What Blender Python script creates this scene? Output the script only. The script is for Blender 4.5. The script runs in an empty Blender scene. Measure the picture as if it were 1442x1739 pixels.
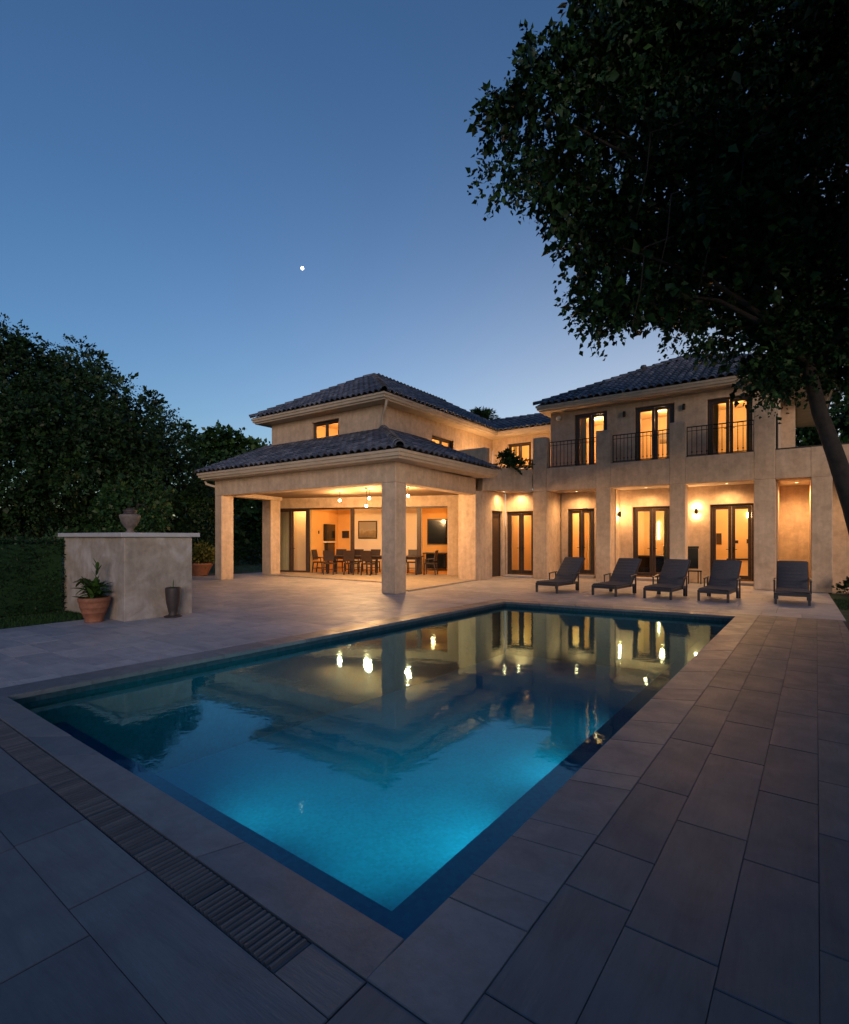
import bpy, math, random
import numpy as np
from mathutils import Vector, Matrix
random.seed(7)
RNG = np.random.default_rng(11)
sc = bpy.context.scene
COL = sc.collection
rad = math.radians
# ---------------------------------------------------------------- camera model
FPX, HOR, CAMZ, YAW = 880.0, 912.0, 1.6, rad(35.3)
cd = bpy.data.cameras.new('camera'); cam = bpy.data.objects.new('camera', cd); COL.objects.link(cam)
cam.location = (0, 0, CAMZ); cam.rotation_euler = (rad(90), 0, YAW)
cd.sensor_fit = 'HORIZONTAL'; cd.sensor_width = 36; cd.lens = 36*FPX/1442
cd.shift_y = (HOR-869.5)/1442; cd.clip_end = 3000; cd.clip_start = .05
sc.camera = cam
def at(px, py, d):
    """a point of the place, measured from the photograph: pixel and distance along the view"""
    l = (px-721)*d/FPX
    return Vector((l*math.cos(YAW)-d*math.sin(YAW), l*math.sin(YAW)+d*math.cos(YAW), CAMZ+(HOR-py)*d/FPX))
# ---------------------------------------------------------------- mesh builder
class MB:
    def __init__(s): s.v = []; s.f = []; s.m = []
    def add(s, vs, fs, mi=0):
        n = len(s.v); s.v += [tuple(v) for v in vs]
        for f in fs: s.f.append(tuple(i+n for i in f)); s.m.append(mi)
        return s
    def box(s, x0, x1, y0, y1, z0, z1, mi=0):
        return s.prism([(x0, y0), (x1, y0), (x1, y1), (x0, y1)], z0, z1, mi)
    def prism(s, poly, z0, z1, mi=0, taper=None):
        n = len(poly)
        top = poly if taper is None else taper
        vs = [(x, y, z0) for x, y in poly]+[(x, y, z1) for x, y in top]
        fs = [tuple(range(n))[::-1], tuple(range(n, 2*n))]
        fs += [(i, (i+1) % n, n+(i+1) % n, n+i) for i in range(n)]
        return s.add(vs, fs, mi)
    def hexa(s, bot, top, mi=0):
        vs = list(bot)+list(top)
        return s.add(vs, [(3, 2, 1, 0), (4, 5, 6, 7), (0, 1, 5, 4), (1, 2, 6, 5), (2, 3, 7, 6), (3, 0, 4, 7)], mi)
    def tube(s, pts, rr, n=8, caps=True, mi=0):
        pts = [Vector(p) for p in pts]
        if not isinstance(rr, (list, tuple)): rr = [rr]*len(pts)
        vs = []; u = None
        for i, p in enumerate(pts):
            t = (pts[min(i+1, len(pts)-1)]-pts[max(i-1, 0)]).normalized()
            if u is None:
                u = t.orthogonal().normalized()
            else:
                u = (u-t*u.dot(t)).normalized()
            w = t.cross(u)
            for k in range(n):
                a = 2*math.pi*k/n
                vs.append(p+(u*math.cos(a)+w*math.sin(a))*rr[i])
        fs = []
        for i in range(len(pts)-1):
            for k in range(n):
                a, b = i*n+k, i*n+(k+1) % n
                fs.append((a, b, b+n, a+n))
        if caps: fs += [tuple(range(n))[::-1], tuple(range((len(pts)-1)*n, len(pts)*n))]
        return s.add(vs, fs, mi)
    def bar(s, p, q, w, h=None, mi=0):
        """a square bar from p to q"""
        p = Vector(p); q = Vector(q); h = h or w
        t = (q-p).normalized()
        up = Vector((0, 0, 1)) if abs(t.z) < .9 else Vector((0, 1, 0))
        a = t.cross(up).normalized()*(w/2); b = a.normalized().cross(t).normalized()*(h/2)
        return s.hexa([p-a-b, p+a-b, p+a+b, p-a+b], [q-a-b, q+a-b, q+a+b, q-a+b], mi)
    def lathe(s, prof, n=28, c=(0, 0, 0), mi=0, fx=None):
        vs = []
        for k in range(n):
            a = 2*math.pi*k/n
            for r, z in prof:
                vs.append((c[0]+r*math.cos(a), c[1]+r*math.sin(a), c[2]+z))
        m = len(prof); fs = []
        for k in range(n):
            for j in range(m-1):
                a, b = k*m+j, ((k+1) % n)*m+j
                fs.append((a, b, b+1, a+1))
        return s.add(vs, fs, mi)
    def place(s, loc, rz=0.0):
        c, q = math.cos(rz), math.sin(rz)
        s.v = [(x*c-y*q+loc[0], x*q+y*c+loc[1], z+(loc[2] if len(loc) > 2 else 0)) for x, y, z in s.v]
        return s
    def flip(s): s.f = [f[::-1] for f in s.f]; return s
    def build(s, name, mat, parent=None, smooth=False, bevel=0, off=None, segs=1, label=None, solid=0):
        if off is None: off = OFF.get(parent.name, (0, 0, 0)) if parent else (0, 0, 0)
        me = bpy.data.meshes.new(name)
        me.from_pydata([(x-off[0], y-off[1], z-off[2]) for x, y, z in s.v], [], s.f)
        mats = mat if isinstance(mat, (list, tuple)) else [mat]
        for m_ in mats: me.materials.append(m_)
        if len(mats) > 1: me.polygons.foreach_set('material_index', s.m)
        if smooth: me.polygons.foreach_set('use_smooth', [True]*len(s.f))
        me.update()
        o = bpy.data.objects.new(name, me); COL.objects.link(o)
        if parent: o.parent = parent; OFF[o.name] = off
        if bevel:
            b = o.modifiers.new('bevel', 'BEVEL'); b.width = bevel; b.segments = segs; b.limit_method = 'ANGLE'; b.angle_limit = rad(40)
        if label: o['label'] = label
        return o
OFF = {}
def thing(name, label, cat, loc=(0, 0, 0), rz=0, group=None, world=False):
    o = bpy.data.objects.new(name, None); COL.objects.link(o); o.empty_display_size = .2
    o.location = loc; o.rotation_euler = (0, 0, rz); o['label'] = label; o['category'] = cat
    if group: o['group'] = group
    if world: OFF[o.name] = tuple(loc)     # parts given in place coordinates
    return o
def tag(o, label, cat, group=None):
    o['label'] = label; o['category'] = cat
    if group: o['group'] = group
    return o
def struct(o): o['kind'] = 'structure'; return o
def setorigin(o, loc):
    loc = Vector(loc)
    o.data.transform(Matrix.Translation(-loc)); o.location = loc
    return o
def copy_tree(o, parent=None):
    c = o.copy(); COL.objects.link(c)
    if parent: c.parent = parent
    for ch in list(o.children): copy_tree(ch, c)
    return c
# ---------------------------------------------------------------- materials
def nt(name):
    m = bpy.data.materials.new(name); m.use_nodes = True
    t = m.node_tree; b = t.nodes['Principled BSDF']
    return m, t, b
def N(t, typ, **kw):
    n = t.nodes.new(typ)
    for k, v in kw.items():
        if k.startswith('i_'):
            n.inputs[k[2:].replace('_', ' ')].default_value = v
        else: setattr(n, k, v)
    return n
def ramp(t, fac, stops):
    r = t.nodes.new('ShaderNodeValToRGB'); e = r.color_ramp.elements
    while len(e) < len(stops): e.new(.5)
    for el, (p, c) in zip(e, stops): el.position = p; el.color = (*c, 1)
    t.links.new(fac, r.inputs[0]); return r.outputs[0]
def mixc(t, fac, a, b, mode='MIX'):
    m = t.nodes.new('ShaderNodeMix'); m.data_type = 'RGBA'; m.blend_type = mode
    if isinstance(fac, (int, float)): m.inputs[0].default_value = fac
    else: t.links.new(fac, m.inputs[0])
    for i, x in ((6, a), (7, b)):
        if isinstance(x, tuple): m.inputs[i].default_value = (*x, 1)
        else: t.links.new(x, m.inputs[i])
    return m.outputs[2]
def coords(t, scale=(1, 1, 1), kind='Object', rot=(0, 0, 0)):
    c = N(t, 'ShaderNodeTexCoord'); mp = N(t, 'ShaderNodeMapping'); mp.inputs['Scale'].default_value = scale; mp.inputs['Rotation'].default_value = rot
    t.links.new(c.outputs[kind], mp.inputs[0]); return mp.outputs[0]
def noise(t, vec, scale, detail=5, rough=.6, dist=0):
    n = N(t, 'ShaderNodeTexNoise'); n.inputs['Scale'].default_value = scale; n.inputs['Detail'].default_value = detail
    n.inputs['Roughness'].default_value = rough; n.inputs['Distortion'].default_value = dist
    t.links.new(vec, n.inputs['Vector']); return n.outputs['Fac']
def bump(t, b, h, strength=.2, dist=.02):
    bp = N(t, 'ShaderNodeBump'); bp.inputs['Strength'].default_value = strength; bp.inputs['Distance'].default_value = dist
    t.links.new(h, bp.inputs['Height']); t.links.new(bp.outputs[0], b.inputs['Normal'])
def simple(name, col, rough=.6, metal=0, var=.15, scale=8, bmp=.1, spec=None, coat=0):
    m, t, b = nt(name)
    v = coords(t)
    n = noise(t, v, scale)
    c0 = tuple(x*(1-var) for x in col); c1 = tuple(min(1, x*(1+var)) for x in col)
    t.links.new(ramp(t, n, [(.3, c0), (.7, c1)]), b.inputs['Base Color'])
    b.inputs['Roughness'].default_value = rough; b.inputs['Metallic'].default_value = metal
    if spec is not None: b.inputs['Specular IOR Level'].default_value = spec
    if coat: b.inputs['Coat Weight'].default_value = coat
    if bmp: bump(t, b, noise(t, v, scale*6), bmp, .01)
    return m
def stucco(name, a, b_, c, patch=1.3):
    m, t, b = nt(name); v = coords(t)
    big = noise(t, v, patch, 6, .62, .8); mid = noise(t, v, 5.5, 5, .65, .4)
    vs = coords(t, (7, 7, .8)); streak = noise(t, vs, .9, 5, .6)
    base = ramp(t, big, [(.34, a), (.5, b_), (.66, c)])
    base = mixc(t, .45, base, ramp(t, mid, [(.38, tuple(x*.78 for x in b_)), (.62, tuple(min(1, x*1.2) for x in b_))]))
    base = mixc(t, .55, base, ramp(t, streak, [(.3, (.74, .72, .7)), (.62, (1.04, 1.02, 1))]), 'MULTIPLY')
    t.links.new(base, b.inputs['Base Color']); b.inputs['Roughness'].default_value = .92
    b.inputs['Specular IOR Level'].default_value = .2
    h = N(t, 'ShaderNodeMath', operation='ADD'); t.links.new(noise(t, v, 9, 6, .7), h.inputs[0]); t.links.new(noise(t, v, 60, 3), h.inputs[1])
    bump(t, b, h.outputs[0], .35, .012)
    return m
def slab_mat(name, c0, c1, stretch, rough=.5):
    """cut stone: colour differs from slab to slab, veins run along the slab"""
    m, t, b = nt(name)
    g = N(t, 'ShaderNodeNewGeometry'); rnd = g.outputs['Random Per Island']
    c = N(t, 'ShaderNodeTexCoord'); ad = N(t, 'ShaderNodeVectorMath', operation='ADD')
    cr = N(t, 'ShaderNodeMath', operation='MULTIPLY'); t.links.new(rnd, cr.inputs[0]); cr.inputs[1].default_value = 37.
    cx = N(t, 'ShaderNodeCombineXYZ'); t.links.new(cr.outputs[0], cx.inputs[0]); t.links.new(cr.outputs[0], cx.inputs[1]); t.links.new(cr.outputs[0], cx.inputs[2])
    t.links.new(c.outputs['Object'], ad.inputs[0]); t.links.new(cx.outputs[0], ad.inputs[1])
    mp = N(t, 'ShaderNodeMapping'); mp.inputs['Scale'].default_value = stretch; t.links.new(ad.outputs[0], mp.inputs[0])
    v = mp.outputs[0]
    vein = noise(t, v, 3.2, 8, .68, 1.1); cloud = noise(t, ad.outputs[0], 2.6, 5, .6, .5); fine = noise(t, v, 22, 4, .7)
    base = ramp(t, rnd, [(0, tuple(x*.92 for x in c0)), (.35, c0), (.7, c1), (1, (c1[0]*1.07, c1[1]*1.03, c1[2]*1.0))])
    base = mixc(t, .75, base, ramp(t, vein, [(.3, (.7, .69, .7)), (.5, (1, 1, 1)), (.7, (1.16, 1.13, 1.08))]), 'MULTIPLY')
    base = mixc(t, .8, base, ramp(t, cloud, [(.3, (.78, .79, .82)), (.65, (1.1, 1.08, 1.05))]), 'MULTIPLY')
    base = mixc(t, .4, base, ramp(t, fine, [(.35, (.75, .75, .75)), (.6, (1.05, 1.05, 1.05))]), 'MULTIPLY')
    t.links.new(base, b.inputs['Base Color'])
    t.links.new(ramp(t, cloud, [(.3, (rough+.12,)*3), (.7, (rough-.08,)*3)]), b.inputs['Roughness'])
    b.inputs['Specular IOR Level'].default_value = .62
    h = N(t, 'ShaderNodeMath', operation='ADD'); t.links.new(vein, h.inputs[0]); t.links.new(fine, h.inputs[1])
    bump(t, b, h.outputs[0], .25, .006)
    return m
def leafmat(name, c0, c1, c2, rough=.5):
    m, t, b = nt(name)
    g = N(t, 'ShaderNodeNewGeometry')
    base = ramp(t, g.outputs['Random Per Island'], [(0, c0), (.55, c1), (1, c2)])
    v = coords(t); clump = noise(t, v, .9, 4)
    base = mixc(t, .7, base, ramp(t, clump, [(.35, (.6, .68, .7)), (.65, (1.3, 1.25, 1.0))]), 'MULTIPLY')
    t.links.new(base, b.inputs['Base Color']); b.inputs['Roughness'].default_value = rough
    b.inputs['Specular IOR Level'].default_value = .2
    return m
def emit(name, col, st):
    m, t, b = nt(name); b.inputs['Base Color'].default_value = (*col, 1)
    b.inputs['Emission Color'].default_value = (*col, 1); b.inputs['Emission Strength'].default_value = st
    return m
def glassmat():
    m, t, b = nt('window_glass'); t.nodes.remove(b)
    o = [n for n in t.nodes if n.type == 'OUTPUT_MATERIAL'][0]
    f = N(t, 'ShaderNodeFresnel'); f.inputs[0].default_value = 1.45
    tr = N(t, 'ShaderNodeBsdfTransparent'); tr.inputs[0].default_value = (.93, .92, .88, 1)
    gl = N(t, 'ShaderNodeBsdfGlossy'); gl.inputs['Roughness'].default_value = .03
    mx = N(t, 'ShaderNodeMixShader'); t.links.new(f.outputs[0], mx.inputs[0]); t.links.new(tr.outputs[0], mx.inputs[1]); t.links.new(gl.outputs[0], mx.inputs[2])
    t.links.new(mx.outputs[0], o.inputs[0]); return m
def watermat():
    m, t, b = nt('pool_water'); t.nodes.remove(b)
    o = [n for n in t.nodes if n.type == 'OUTPUT_MATERIAL'][0]
    v = coords(t, (1, 1, 1)); v2 = coords(t, (1, 1, 1), rot=(0, 0, .6))
    n1 = noise(t, v, 3.0, 3, .5, .4); n2 = noise(t, v2, 11, 3, .55, .3)
    a = N(t, 'ShaderNodeMath', operation='MULTIPLY_ADD'); t.links.new(n2, a.inputs[0]); a.inputs[1].default_value = .22; t.links.new(n1, a.inputs[2])
    bp = N(t, 'ShaderNodeBump'); bp.inputs['Strength'].default_value = 1; bp.inputs['Distance'].default_value = .0019; t.links.new(a.outputs[0], bp.inputs['Height'])
    f = N(t, 'ShaderNodeFresnel'); f.inputs[0].default_value = 1.55; t.links.new(bp.outputs[0], f.inputs['Normal'])
    tr = N(t, 'ShaderNodeBsdfTransparent'); tr.inputs[0].default_value = (.03, .76, .95, 1)
    gl = N(t, 'ShaderNodeBsdfGlossy'); gl.inputs['Roughness'].default_value = .035; gl.inputs['Color'].default_value = (.5, .88, 1, 1); t.links.new(bp.outputs[0], gl.inputs['Normal'])
    mx = N(t, 'ShaderNodeMixShader'); t.links.new(f.outputs[0], mx.inputs[0]); t.links.new(tr.outputs[0], mx.inputs[1]); t.links.new(gl.outputs[0], mx.inputs[2])
    t.links.new(mx.outputs[0], o.inputs[0]); return m
M = {}
M['stucco'] = stucco('stucco', (.47, .345, .245), (.56, .425, .31), (.64, .505, .38))
M['block'] = stucco('travertine_block', (.25, .205, .165), (.36, .315, .275), (.52, .5, .5), 1.8)
M['plaster'] = simple('interior_plaster', (.8, .6, .34), .8, var=.08, scale=1.2, bmp=.05)
M['plaster_orange'] = simple('orange_interior_plaster', (.8, .46, .14), .8, var=.08, scale=1.2, bmp=.05)
M['plaster_pale'] = simple('pale_interior_plaster', (.82, .7, .5), .8, var=.05, scale=1.2, bmp=.05)
M['trim'] = simple('painted_cornice', (.5, .41, .31), .7, var=.12, scale=3, bmp=.08)
M['wood'] = simple('dark_wood', (.045, .026, .017), .45, var=.4, scale=12, bmp=.1)
M['tile'] = None
M['iron'] = simple('wrought_iron', (.02, .018, .017), .5, .6, var=.2, scale=30)
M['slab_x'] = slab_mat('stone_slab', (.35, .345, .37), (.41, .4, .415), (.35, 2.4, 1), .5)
M['slab_y'] = slab_mat('stone_slab_lengthwise', (.085, .1, .118), (.105, .117, .132), (2.4, .3, 1), .45)  # same stone as stone_slab; dimness of the near right ground put into colour
M['slab_n'] = slab_mat('dimmed_stone_slab', (.112, .115, .125), (.14, .14, .148), (.35, 2.4, 1), .42)  # same stone again, darkened in colour where the near ground lies dim
M['coping'] = slab_mat('coping_stone', (.14, .15, .168), (.172, .178, .19), (1, 1, 1), .42)
M['drain'] = slab_mat('ribbed_drain_stone', (.085, .085, .092), (.12, .118, .125), (2.5, .5, 1), .5)
M['grout'] = simple('grout', (.05, .045, .042), .95)
M['porch'] = slab_mat('porch_floor', (.4, .34, .27), (.46, .39, .31), (1, 1, 1), .45)
M['cap'] = simple('grey_stone_cap', (.42, .41, .43), .6, var=.1, scale=6)
M['terra'] = simple('terracotta', (.25, .1, .055), .75, var=.25, scale=9, bmp=.15)
M['darkpot'] = simple('dark_glazed_pot', (.04, .03, .03), .6, var=.3, scale=9)
M['urn'] = simple('weathered_urn_stone', (.13, .11, .1), .7, var=.35, scale=9, bmp=.2)
M['soil'] = simple('soil', (.03, .02, .014), 1)
M['frame'] = simple('lounger_frame', (.035, .033, .038), .45, var=.15)
M['fabric'] = simple('lounger_fabric', (.055, .055, .07), .9, var=.15, scale=25, bmp=.3)
M['chairwood'] = simple('dining_chair_wood', (.035, .018, .012), .5, var=.2)
M['black'] = simple('black_glass', (.01, .01, .011), .12, var=.1, bmp=0)
M['white'] = simple('white_enamel', (.7, .68, .62), .4, var=.05)
M['bark'] = simple('bark', (.022, .017, .015), .95, var=.5, scale=9, bmp=1.0)
M['glass'] = glassmat(); M['water'] = watermat()
M['curtain'] = simple('cream_curtain', (.6, .52, .3), .9, var=.08, scale=3)
M['bulb'] = emit('lamp_bulb', (1, .72, .38), 38)
M['disc'] = emit('downlight_disc', (1, .74, .42), 9)
M['sconceglow'] = emit('wall_lamp_glow', (1, .66, .3), 14)
M['added_pool_lens'] = emit('added_pool_lens', (.75, .95, 1), 1.5)
M['star'] = emit('star', (1, .96, .88), 2.6)
M['oak'] = leafmat('broadleaf_foliage', (.006, .02, .009), (.012, .04, .014), (.024, .065, .02))
M['leaf_dark'] = leafmat('dark_foliage', (.006, .018, .008), (.012, .035, .013), (.022, .055, .018))
M['leaf_mid'] = leafmat('mid_foliage', (.009, .028, .01), (.018, .052, .016), (.032, .078, .022))
M['leaf_yel'] = leafmat('yellow_green_foliage', (.05, .06, .015), (.09, .1, .025), (.15, .14, .04))
M['leaf_pot'] = leafmat('potted_leaf', (.02, .045, .012), (.035, .08, .018), (.06, .12, .03), .4)
# roof tile
m, t, b = nt('roof_tile'); g = N(t, 'ShaderNodeNewGeometry')
base = ramp(t, g.outputs['Random Per Island'], [(0, (.045, .054, .075)), (.5, (.075, .086, .116)), (.85, (.12, .132, .17)), (1, (.17, .18, .21))])
v = coords(t); base = mixc(t, .6, base, ramp(t, noise(t, v, 7, 5, .7), [(.35, (.6, .6, .62)), (.65, (1.15, 1.12, 1.1))]), 'MULTIPLY')
t.links.new(base, b.inputs['Base Color']); b.inputs['Roughness'].default_value = .55; bump(t, b, noise(t, v, 30), .25, .01); M['tile'] = m
# pool mosaic
def mosaic(name, c0, c1, s=32):
    m, t, b = nt(name); v = coords(t)
    br = N(t, 'ShaderNodeTexVoronoi', feature='F1', distance='CHEBYCHEV'); br.inputs['Scale'].default_value = s; br.inputs['Randomness'].default_value = 0
    t.links.new(v, br.inputs['Vector'])
    sp = N(t, 'ShaderNodeSeparateColor'); t.links.new(br.outputs['Color'], sp.inputs[0])
    base = ramp(t, sp.outputs[0], [(0, c0), (1, c1)])
    base = mixc(t, .5, base, ramp(t, noise(t, v, 1.5, 4), [(.35, (.8, .85, .9)), (.65, (1.12, 1.1, 1.05))]), 'MULTIPLY')
    t.links.new(base, b.inputs['Base Color']); b.inputs['Roughness'].default_value = .4
    return m
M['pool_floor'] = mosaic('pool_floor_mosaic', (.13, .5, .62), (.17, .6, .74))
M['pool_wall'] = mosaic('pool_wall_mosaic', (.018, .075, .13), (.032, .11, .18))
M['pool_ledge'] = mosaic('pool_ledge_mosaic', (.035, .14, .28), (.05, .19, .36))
M['pool_band'] = mosaic('pool_waterline_tile', (.012, .03, .045), (.03, .06, .08), 22)
# grass ground
m, t, b = nt('lawn'); v = coords(t)
t.links.new(ramp(t, noise(t, v, 4, 6), [(.3, (.02, .04, .012)), (.7, (.045, .08, .02))]), b.inputs['Base Color']); b.inputs['Roughness'].default_value = .95
bump(t, b, noise(t, v, 90, 3), .8, .03); M['lawn'] = m
# ---------------------------------------------------------------- world
w = bpy.data.worlds.new('World'); sc.world = w; w.use_nodes = True; t = w.node_tree
bg = t.nodes['Background']
sky = N(t, 'ShaderNodeTexSky', sky_type='NISHITA'); sky.sun_disc = False
SUN_EL, SUN_ROT = rad(7), rad(131)
sky.sun_elevation = SUN_EL; sky.sun_rotation = SUN_ROT; sky.air_density = 1.3; sky.dust_density = .4; sky.ozone_density = 4.1
SKY_TINT = (.82, .86, 1.0); HAZE = (5.8, 5.0, 4.1, 1)
mul = N(t, 'ShaderNodeMix', data_type='RGBA', blend_type='MULTIPLY'); mul.inputs[0].default_value = 1; mul.inputs[7].default_value = (*SKY_TINT, 1)
t.links.new(sky.outputs[0], mul.inputs[6])
# pale twilight haze low over the horizon, strongest towards the villa's far side
tc = N(t, 'ShaderNodeTexCoord'); sx = N(t, 'ShaderNodeSeparateXYZ'); t.links.new(tc.outputs['Generated'], sx.inputs[0])
def mth(op, a, b_=None, clamp=False):
    n = N(t, 'ShaderNodeMath', operation=op); n.use_clamp = clamp
    for i, x in enumerate((a, b_)):
        if x is None: continue
        if isinstance(x, (int, float)): n.inputs[i].default_value = x
        else: t.links.new(x, n.inputs[i])
    return n.outputs[0]
hz = mth('POWER', mth('SUBTRACT', 1.0, mth('MAXIMUM', sx.outputs[2], 0.0), True), 3.0)
az = mth('POWER', mth('ADD', mth('MULTIPLY', sx.outputs[1], .5), .5, True), 7.0)
gl_ = mth('MULTIPLY', hz, az)
addn = N(t, 'ShaderNodeMix', data_type='RGBA', blend_type='ADD'); t.links.new(gl_, addn.inputs[0]); t.links.new(mul.outputs[2], addn.inputs[6]); addn.inputs[7].default_value = HAZE
t.links.new(addn.outputs[2], bg.inputs[0]); bg.inputs[1].default_value = .065
sd = bpy.data.lights.new('sun', 'SUN'); sd.energy = .7; sd.angle = rad(28); sd.color = (1, .73, .57)
so = bpy.data.objects.new('sun', sd); COL.objects.link(so); so.rotation_euler = (rad(83), 0, rad(180-131)); so.location = (0, 0, 30)
# ---------------------------------------------------------------- lights
WARM = (1, .57, .24)
def point(loc, watt, r=.05, col=WARM):
    l = bpy.data.lights.new('lamp_light', 'POINT'); l.energy = watt; l.shadow_soft_size = r; l.color = col
    o = bpy.data.objects.new('lamp_light', l); COL.objects.link(o); o.location = loc; return o
def spot(loc, watt, ang=130, blend=.6, r=.05, col=WARM):
    l = bpy.data.lights.new('lamp_light', 'SPOT'); l.energy = watt; l.shadow_soft_size = r; l.color = col; l.spot_size = rad(ang); l.spot_blend = blend
    o = bpy.data.objects.new('lamp_light', l); COL.objects.link(o); o.location = loc; return o
# ================================================================ POOL AND PAVING
PL, PN, PR, PF = (-6.43, 1.81), (-1.24, 1.62), (-.91, 12.13), (-5.80, 11.62)   # left, near, right, far corners of the water
def V2(p): return Vector((p[0], p[1]))
def offset_quad(q, d):
    """push each side of a counter-clockwise quad outwards by its own distance"""
    n = len(q); out = []
    L = []
    for i in range(n):
        a, b_ = V2(q[i]), V2(q[(i+1) % n]); t_ = (b_-a).normalized(); nn = Vector((t_.y, -t_.x))
        L.append((a+nn*d[i], t_))
    for i in range(n):
        (p, u), (q_, w_) = L[i-1], L[i]
        k = ((q_-p).x*w_.y-(q_-p).y*w_.x)/(u.x*w_.y-u.y*w_.x)
        out.append(p+u*k)
    return [(p.x, p.y) for p in out]
POOL = [PL, PN, PR, PF]                       # sides: near-left, right, far, left
COPE = offset_quad(POOL, [.215, .36, .45, .4])
WZ = -.11
# basin
pb = MB()
OUT = offset_quad(POOL, [.02]*4)
def ring(mb, q, z0, z1, mi=0):
    for i in range(4):
        a, b_ = q[i], q[(i+1) % 4]
        mb.add([(a[0], a[1], z0), (b_[0], b_[1], z0), (b_[0], b_[1], z1), (a[0], a[1], z1)], [(0, 3, 2, 1)], mi)
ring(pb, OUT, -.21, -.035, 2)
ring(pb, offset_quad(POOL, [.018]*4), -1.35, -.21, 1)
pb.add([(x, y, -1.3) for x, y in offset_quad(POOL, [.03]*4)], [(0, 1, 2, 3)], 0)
# ledges under the water along the near and right sides
def inq(i0, i1): return offset_quad(POOL, [-i0, -i1, .015, .015])
def ledge(d_near, d_right, z):
    q = offset_quad(POOL, [-d_near, -d_right, .015, .015]); o_ = offset_quad(POOL, [.015, .015, .015, .015])
    pb.add([(*o_[0], z), (*o_[1], z), (*q[1], z), (*q[0], z)], [(0, 1, 2, 3)], 3)
    pb.add([(*o_[1], z), (*o_[2], z), (*q[2], z), (*q[1], z)], [(0, 1, 2, 3)], 3)
    pb.add([(*q[0], z), (*q[1], z), (*q[1], -1.3), (*q[0], -1.3)], [(0, 3, 2, 1)], 1)
    pb.add([(*q[1], z), (*q[2], z), (*q[2], -1.3), (*q[1], -1.3)], [(0, 3, 2, 1)], 1)
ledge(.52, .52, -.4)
q0 = offset_quad(POOL, [-.52, -.52, 0, 0]); q1 = offset_quad(POOL, [-.86, -.52, 0, 0])
xa, xb = q0[0][0]+2.8, q0[1][0]
def yon(q, x): a, b_ = q[0], q[1]; return a[1]+(b_[1]-a[1])*(x-a[0])/(b_[0]-a[0])
pb.prism([(xa, yon(q0, xa)+.004), (xb-.004, yon(q0, xb)+.004), (xb-.004, yon(q1, xb)), (xa, yon(q1, xa))], -1.29, -.84, 4)
struct(pb.build('pool_basin', [M['pool_floor'], M['pool_wall'], M['pool_band'], M['pool_ledge'], mosaic('pool_step_mosaic', (.06, .26, .42), (.08, .32, .5))]))
wm = MB(); wm.add([(x, y, WZ) for x, y in offset_quad(POOL, [.017]*4)], [(0, 1, 2, 3)])
struct(wm.build('pool_water', M['water']))
# polygon clipping
def clip(poly, a, b_, c):
    """keep a*x+b*y<=c"""
    out = []
    for i in range(len(poly)):
        p, q = poly[i], poly[(i+1) % len(poly)]
        dp, dq = a*p[0]+b_*p[1]-c, a*q[0]+b_*q[1]-c
        if dp <= 0: out.append(p)
        if (dp < 0 < dq) or (dq < 0 < dp):
            k = dp/(dp-dq); out.append((p[0]+(q[0]-p[0])*k, p[1]+(q[1]-p[1])*k))
    return out
def area(p): return abs(sum(p[i][0]*p[(i+1) % len(p)][1]-p[(i+1) % len(p)][0]*p[i][1] for i in range(len(p))))/2
def slab(mb, poly, z, gap=.002, mi=0, deep=.03):
    n = len(poly); cx = sum(p[0] for p in poly)/n; cy = sum(p[1] for p in poly)/n
    if sum(poly[i][0]*poly[(i+1) % n][1]-poly[(i+1) % n][0]*poly[i][1] for i in range(n)) < 0: poly = poly[::-1]
    def shrink(d):
        o_ = []
        for x, y in poly:
            l = math.hypot(x-cx, y-cy) or 1
            k = max(0, 1-d*1.4/l); o_.append((cx+(x-cx)*k, cy+(y-cy)*k))
        return o_
    a = shrink(gap+.003); b_ = shrink(gap)
    z += random.uniform(-.0008, .0008)
    vs = [(x, y, z) for x, y in a]+[(x, y, z-.003) for x, y in b_]+[(x, y, z-deep) for x, y in b_]
    fs = [tuple(range(n))]
    for i in range(n):
        j = (i+1) % n
        fs += [(n+i, n+j, j, i), (2*n+i, 2*n+j, n+j, n+i)]
    mb.add(vs, fs, mi)
def halfplane(p, q, side=1):
    """the half plane to the left of p->q (side=1)"""
    a, b_ = -(q[1]-p[1]), (q[0]-p[0]); a, b_ = -a, -b_
    c = a*p[0]+b_*p[1]
    return (a*side, b_*side, c*side)
def pave(mb, origin, ang, u0, u1, strips, lens, planes, mi=0, z=0.0, jit=.3, cuts=None):
    """rows of slabs; strips: list of row edges across, lens: slab length, clipped to convex planes"""
    c, s_ = math.cos(ang), math.sin(ang)
    for k in range(len(strips)-1):
        v0, v1 = strips[k], strips[k+1]
        ln = lens[k % len(lens)] if isinstance(lens, list) else lens
        u = u0-random.random()*ln
        cl = []
        if cuts and k in cuts: cl = cuts[k]
        while u < u1:
            l = cl.pop(0)-u if cl else ln*(1+random.uniform(-jit, jit))
            poly = [(u, v0), (u+l, v0), (u+l, v1), (u, v1)]
            poly = [(origin[0]+x*c-y*s_, origin[1]+x*s_+y*c) for x, y in poly]
            for pl in planes:
                poly = clip(poly, *pl)
                if len(poly) < 3: break
            if len(poly) >= 3 and area(poly) > .002: slab(mb, poly, z, mi=mi)
            u += l
cNL = math.atan2(PN[1]-PL[1], PN[0]-PL[0]); cR = math.atan2(PR[1]-PN[1], PR[0]-PN[0])
hl = halfplane
def isect(p, u, q, w_):
    p, u, q, w_ = map(Vector, (p, u, q, w_))
    k = ((q-p).x*w_.y-(q-p).y*w_.x)/(u.x*w_.y-u.y*w_.x); return p+u*k
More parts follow.
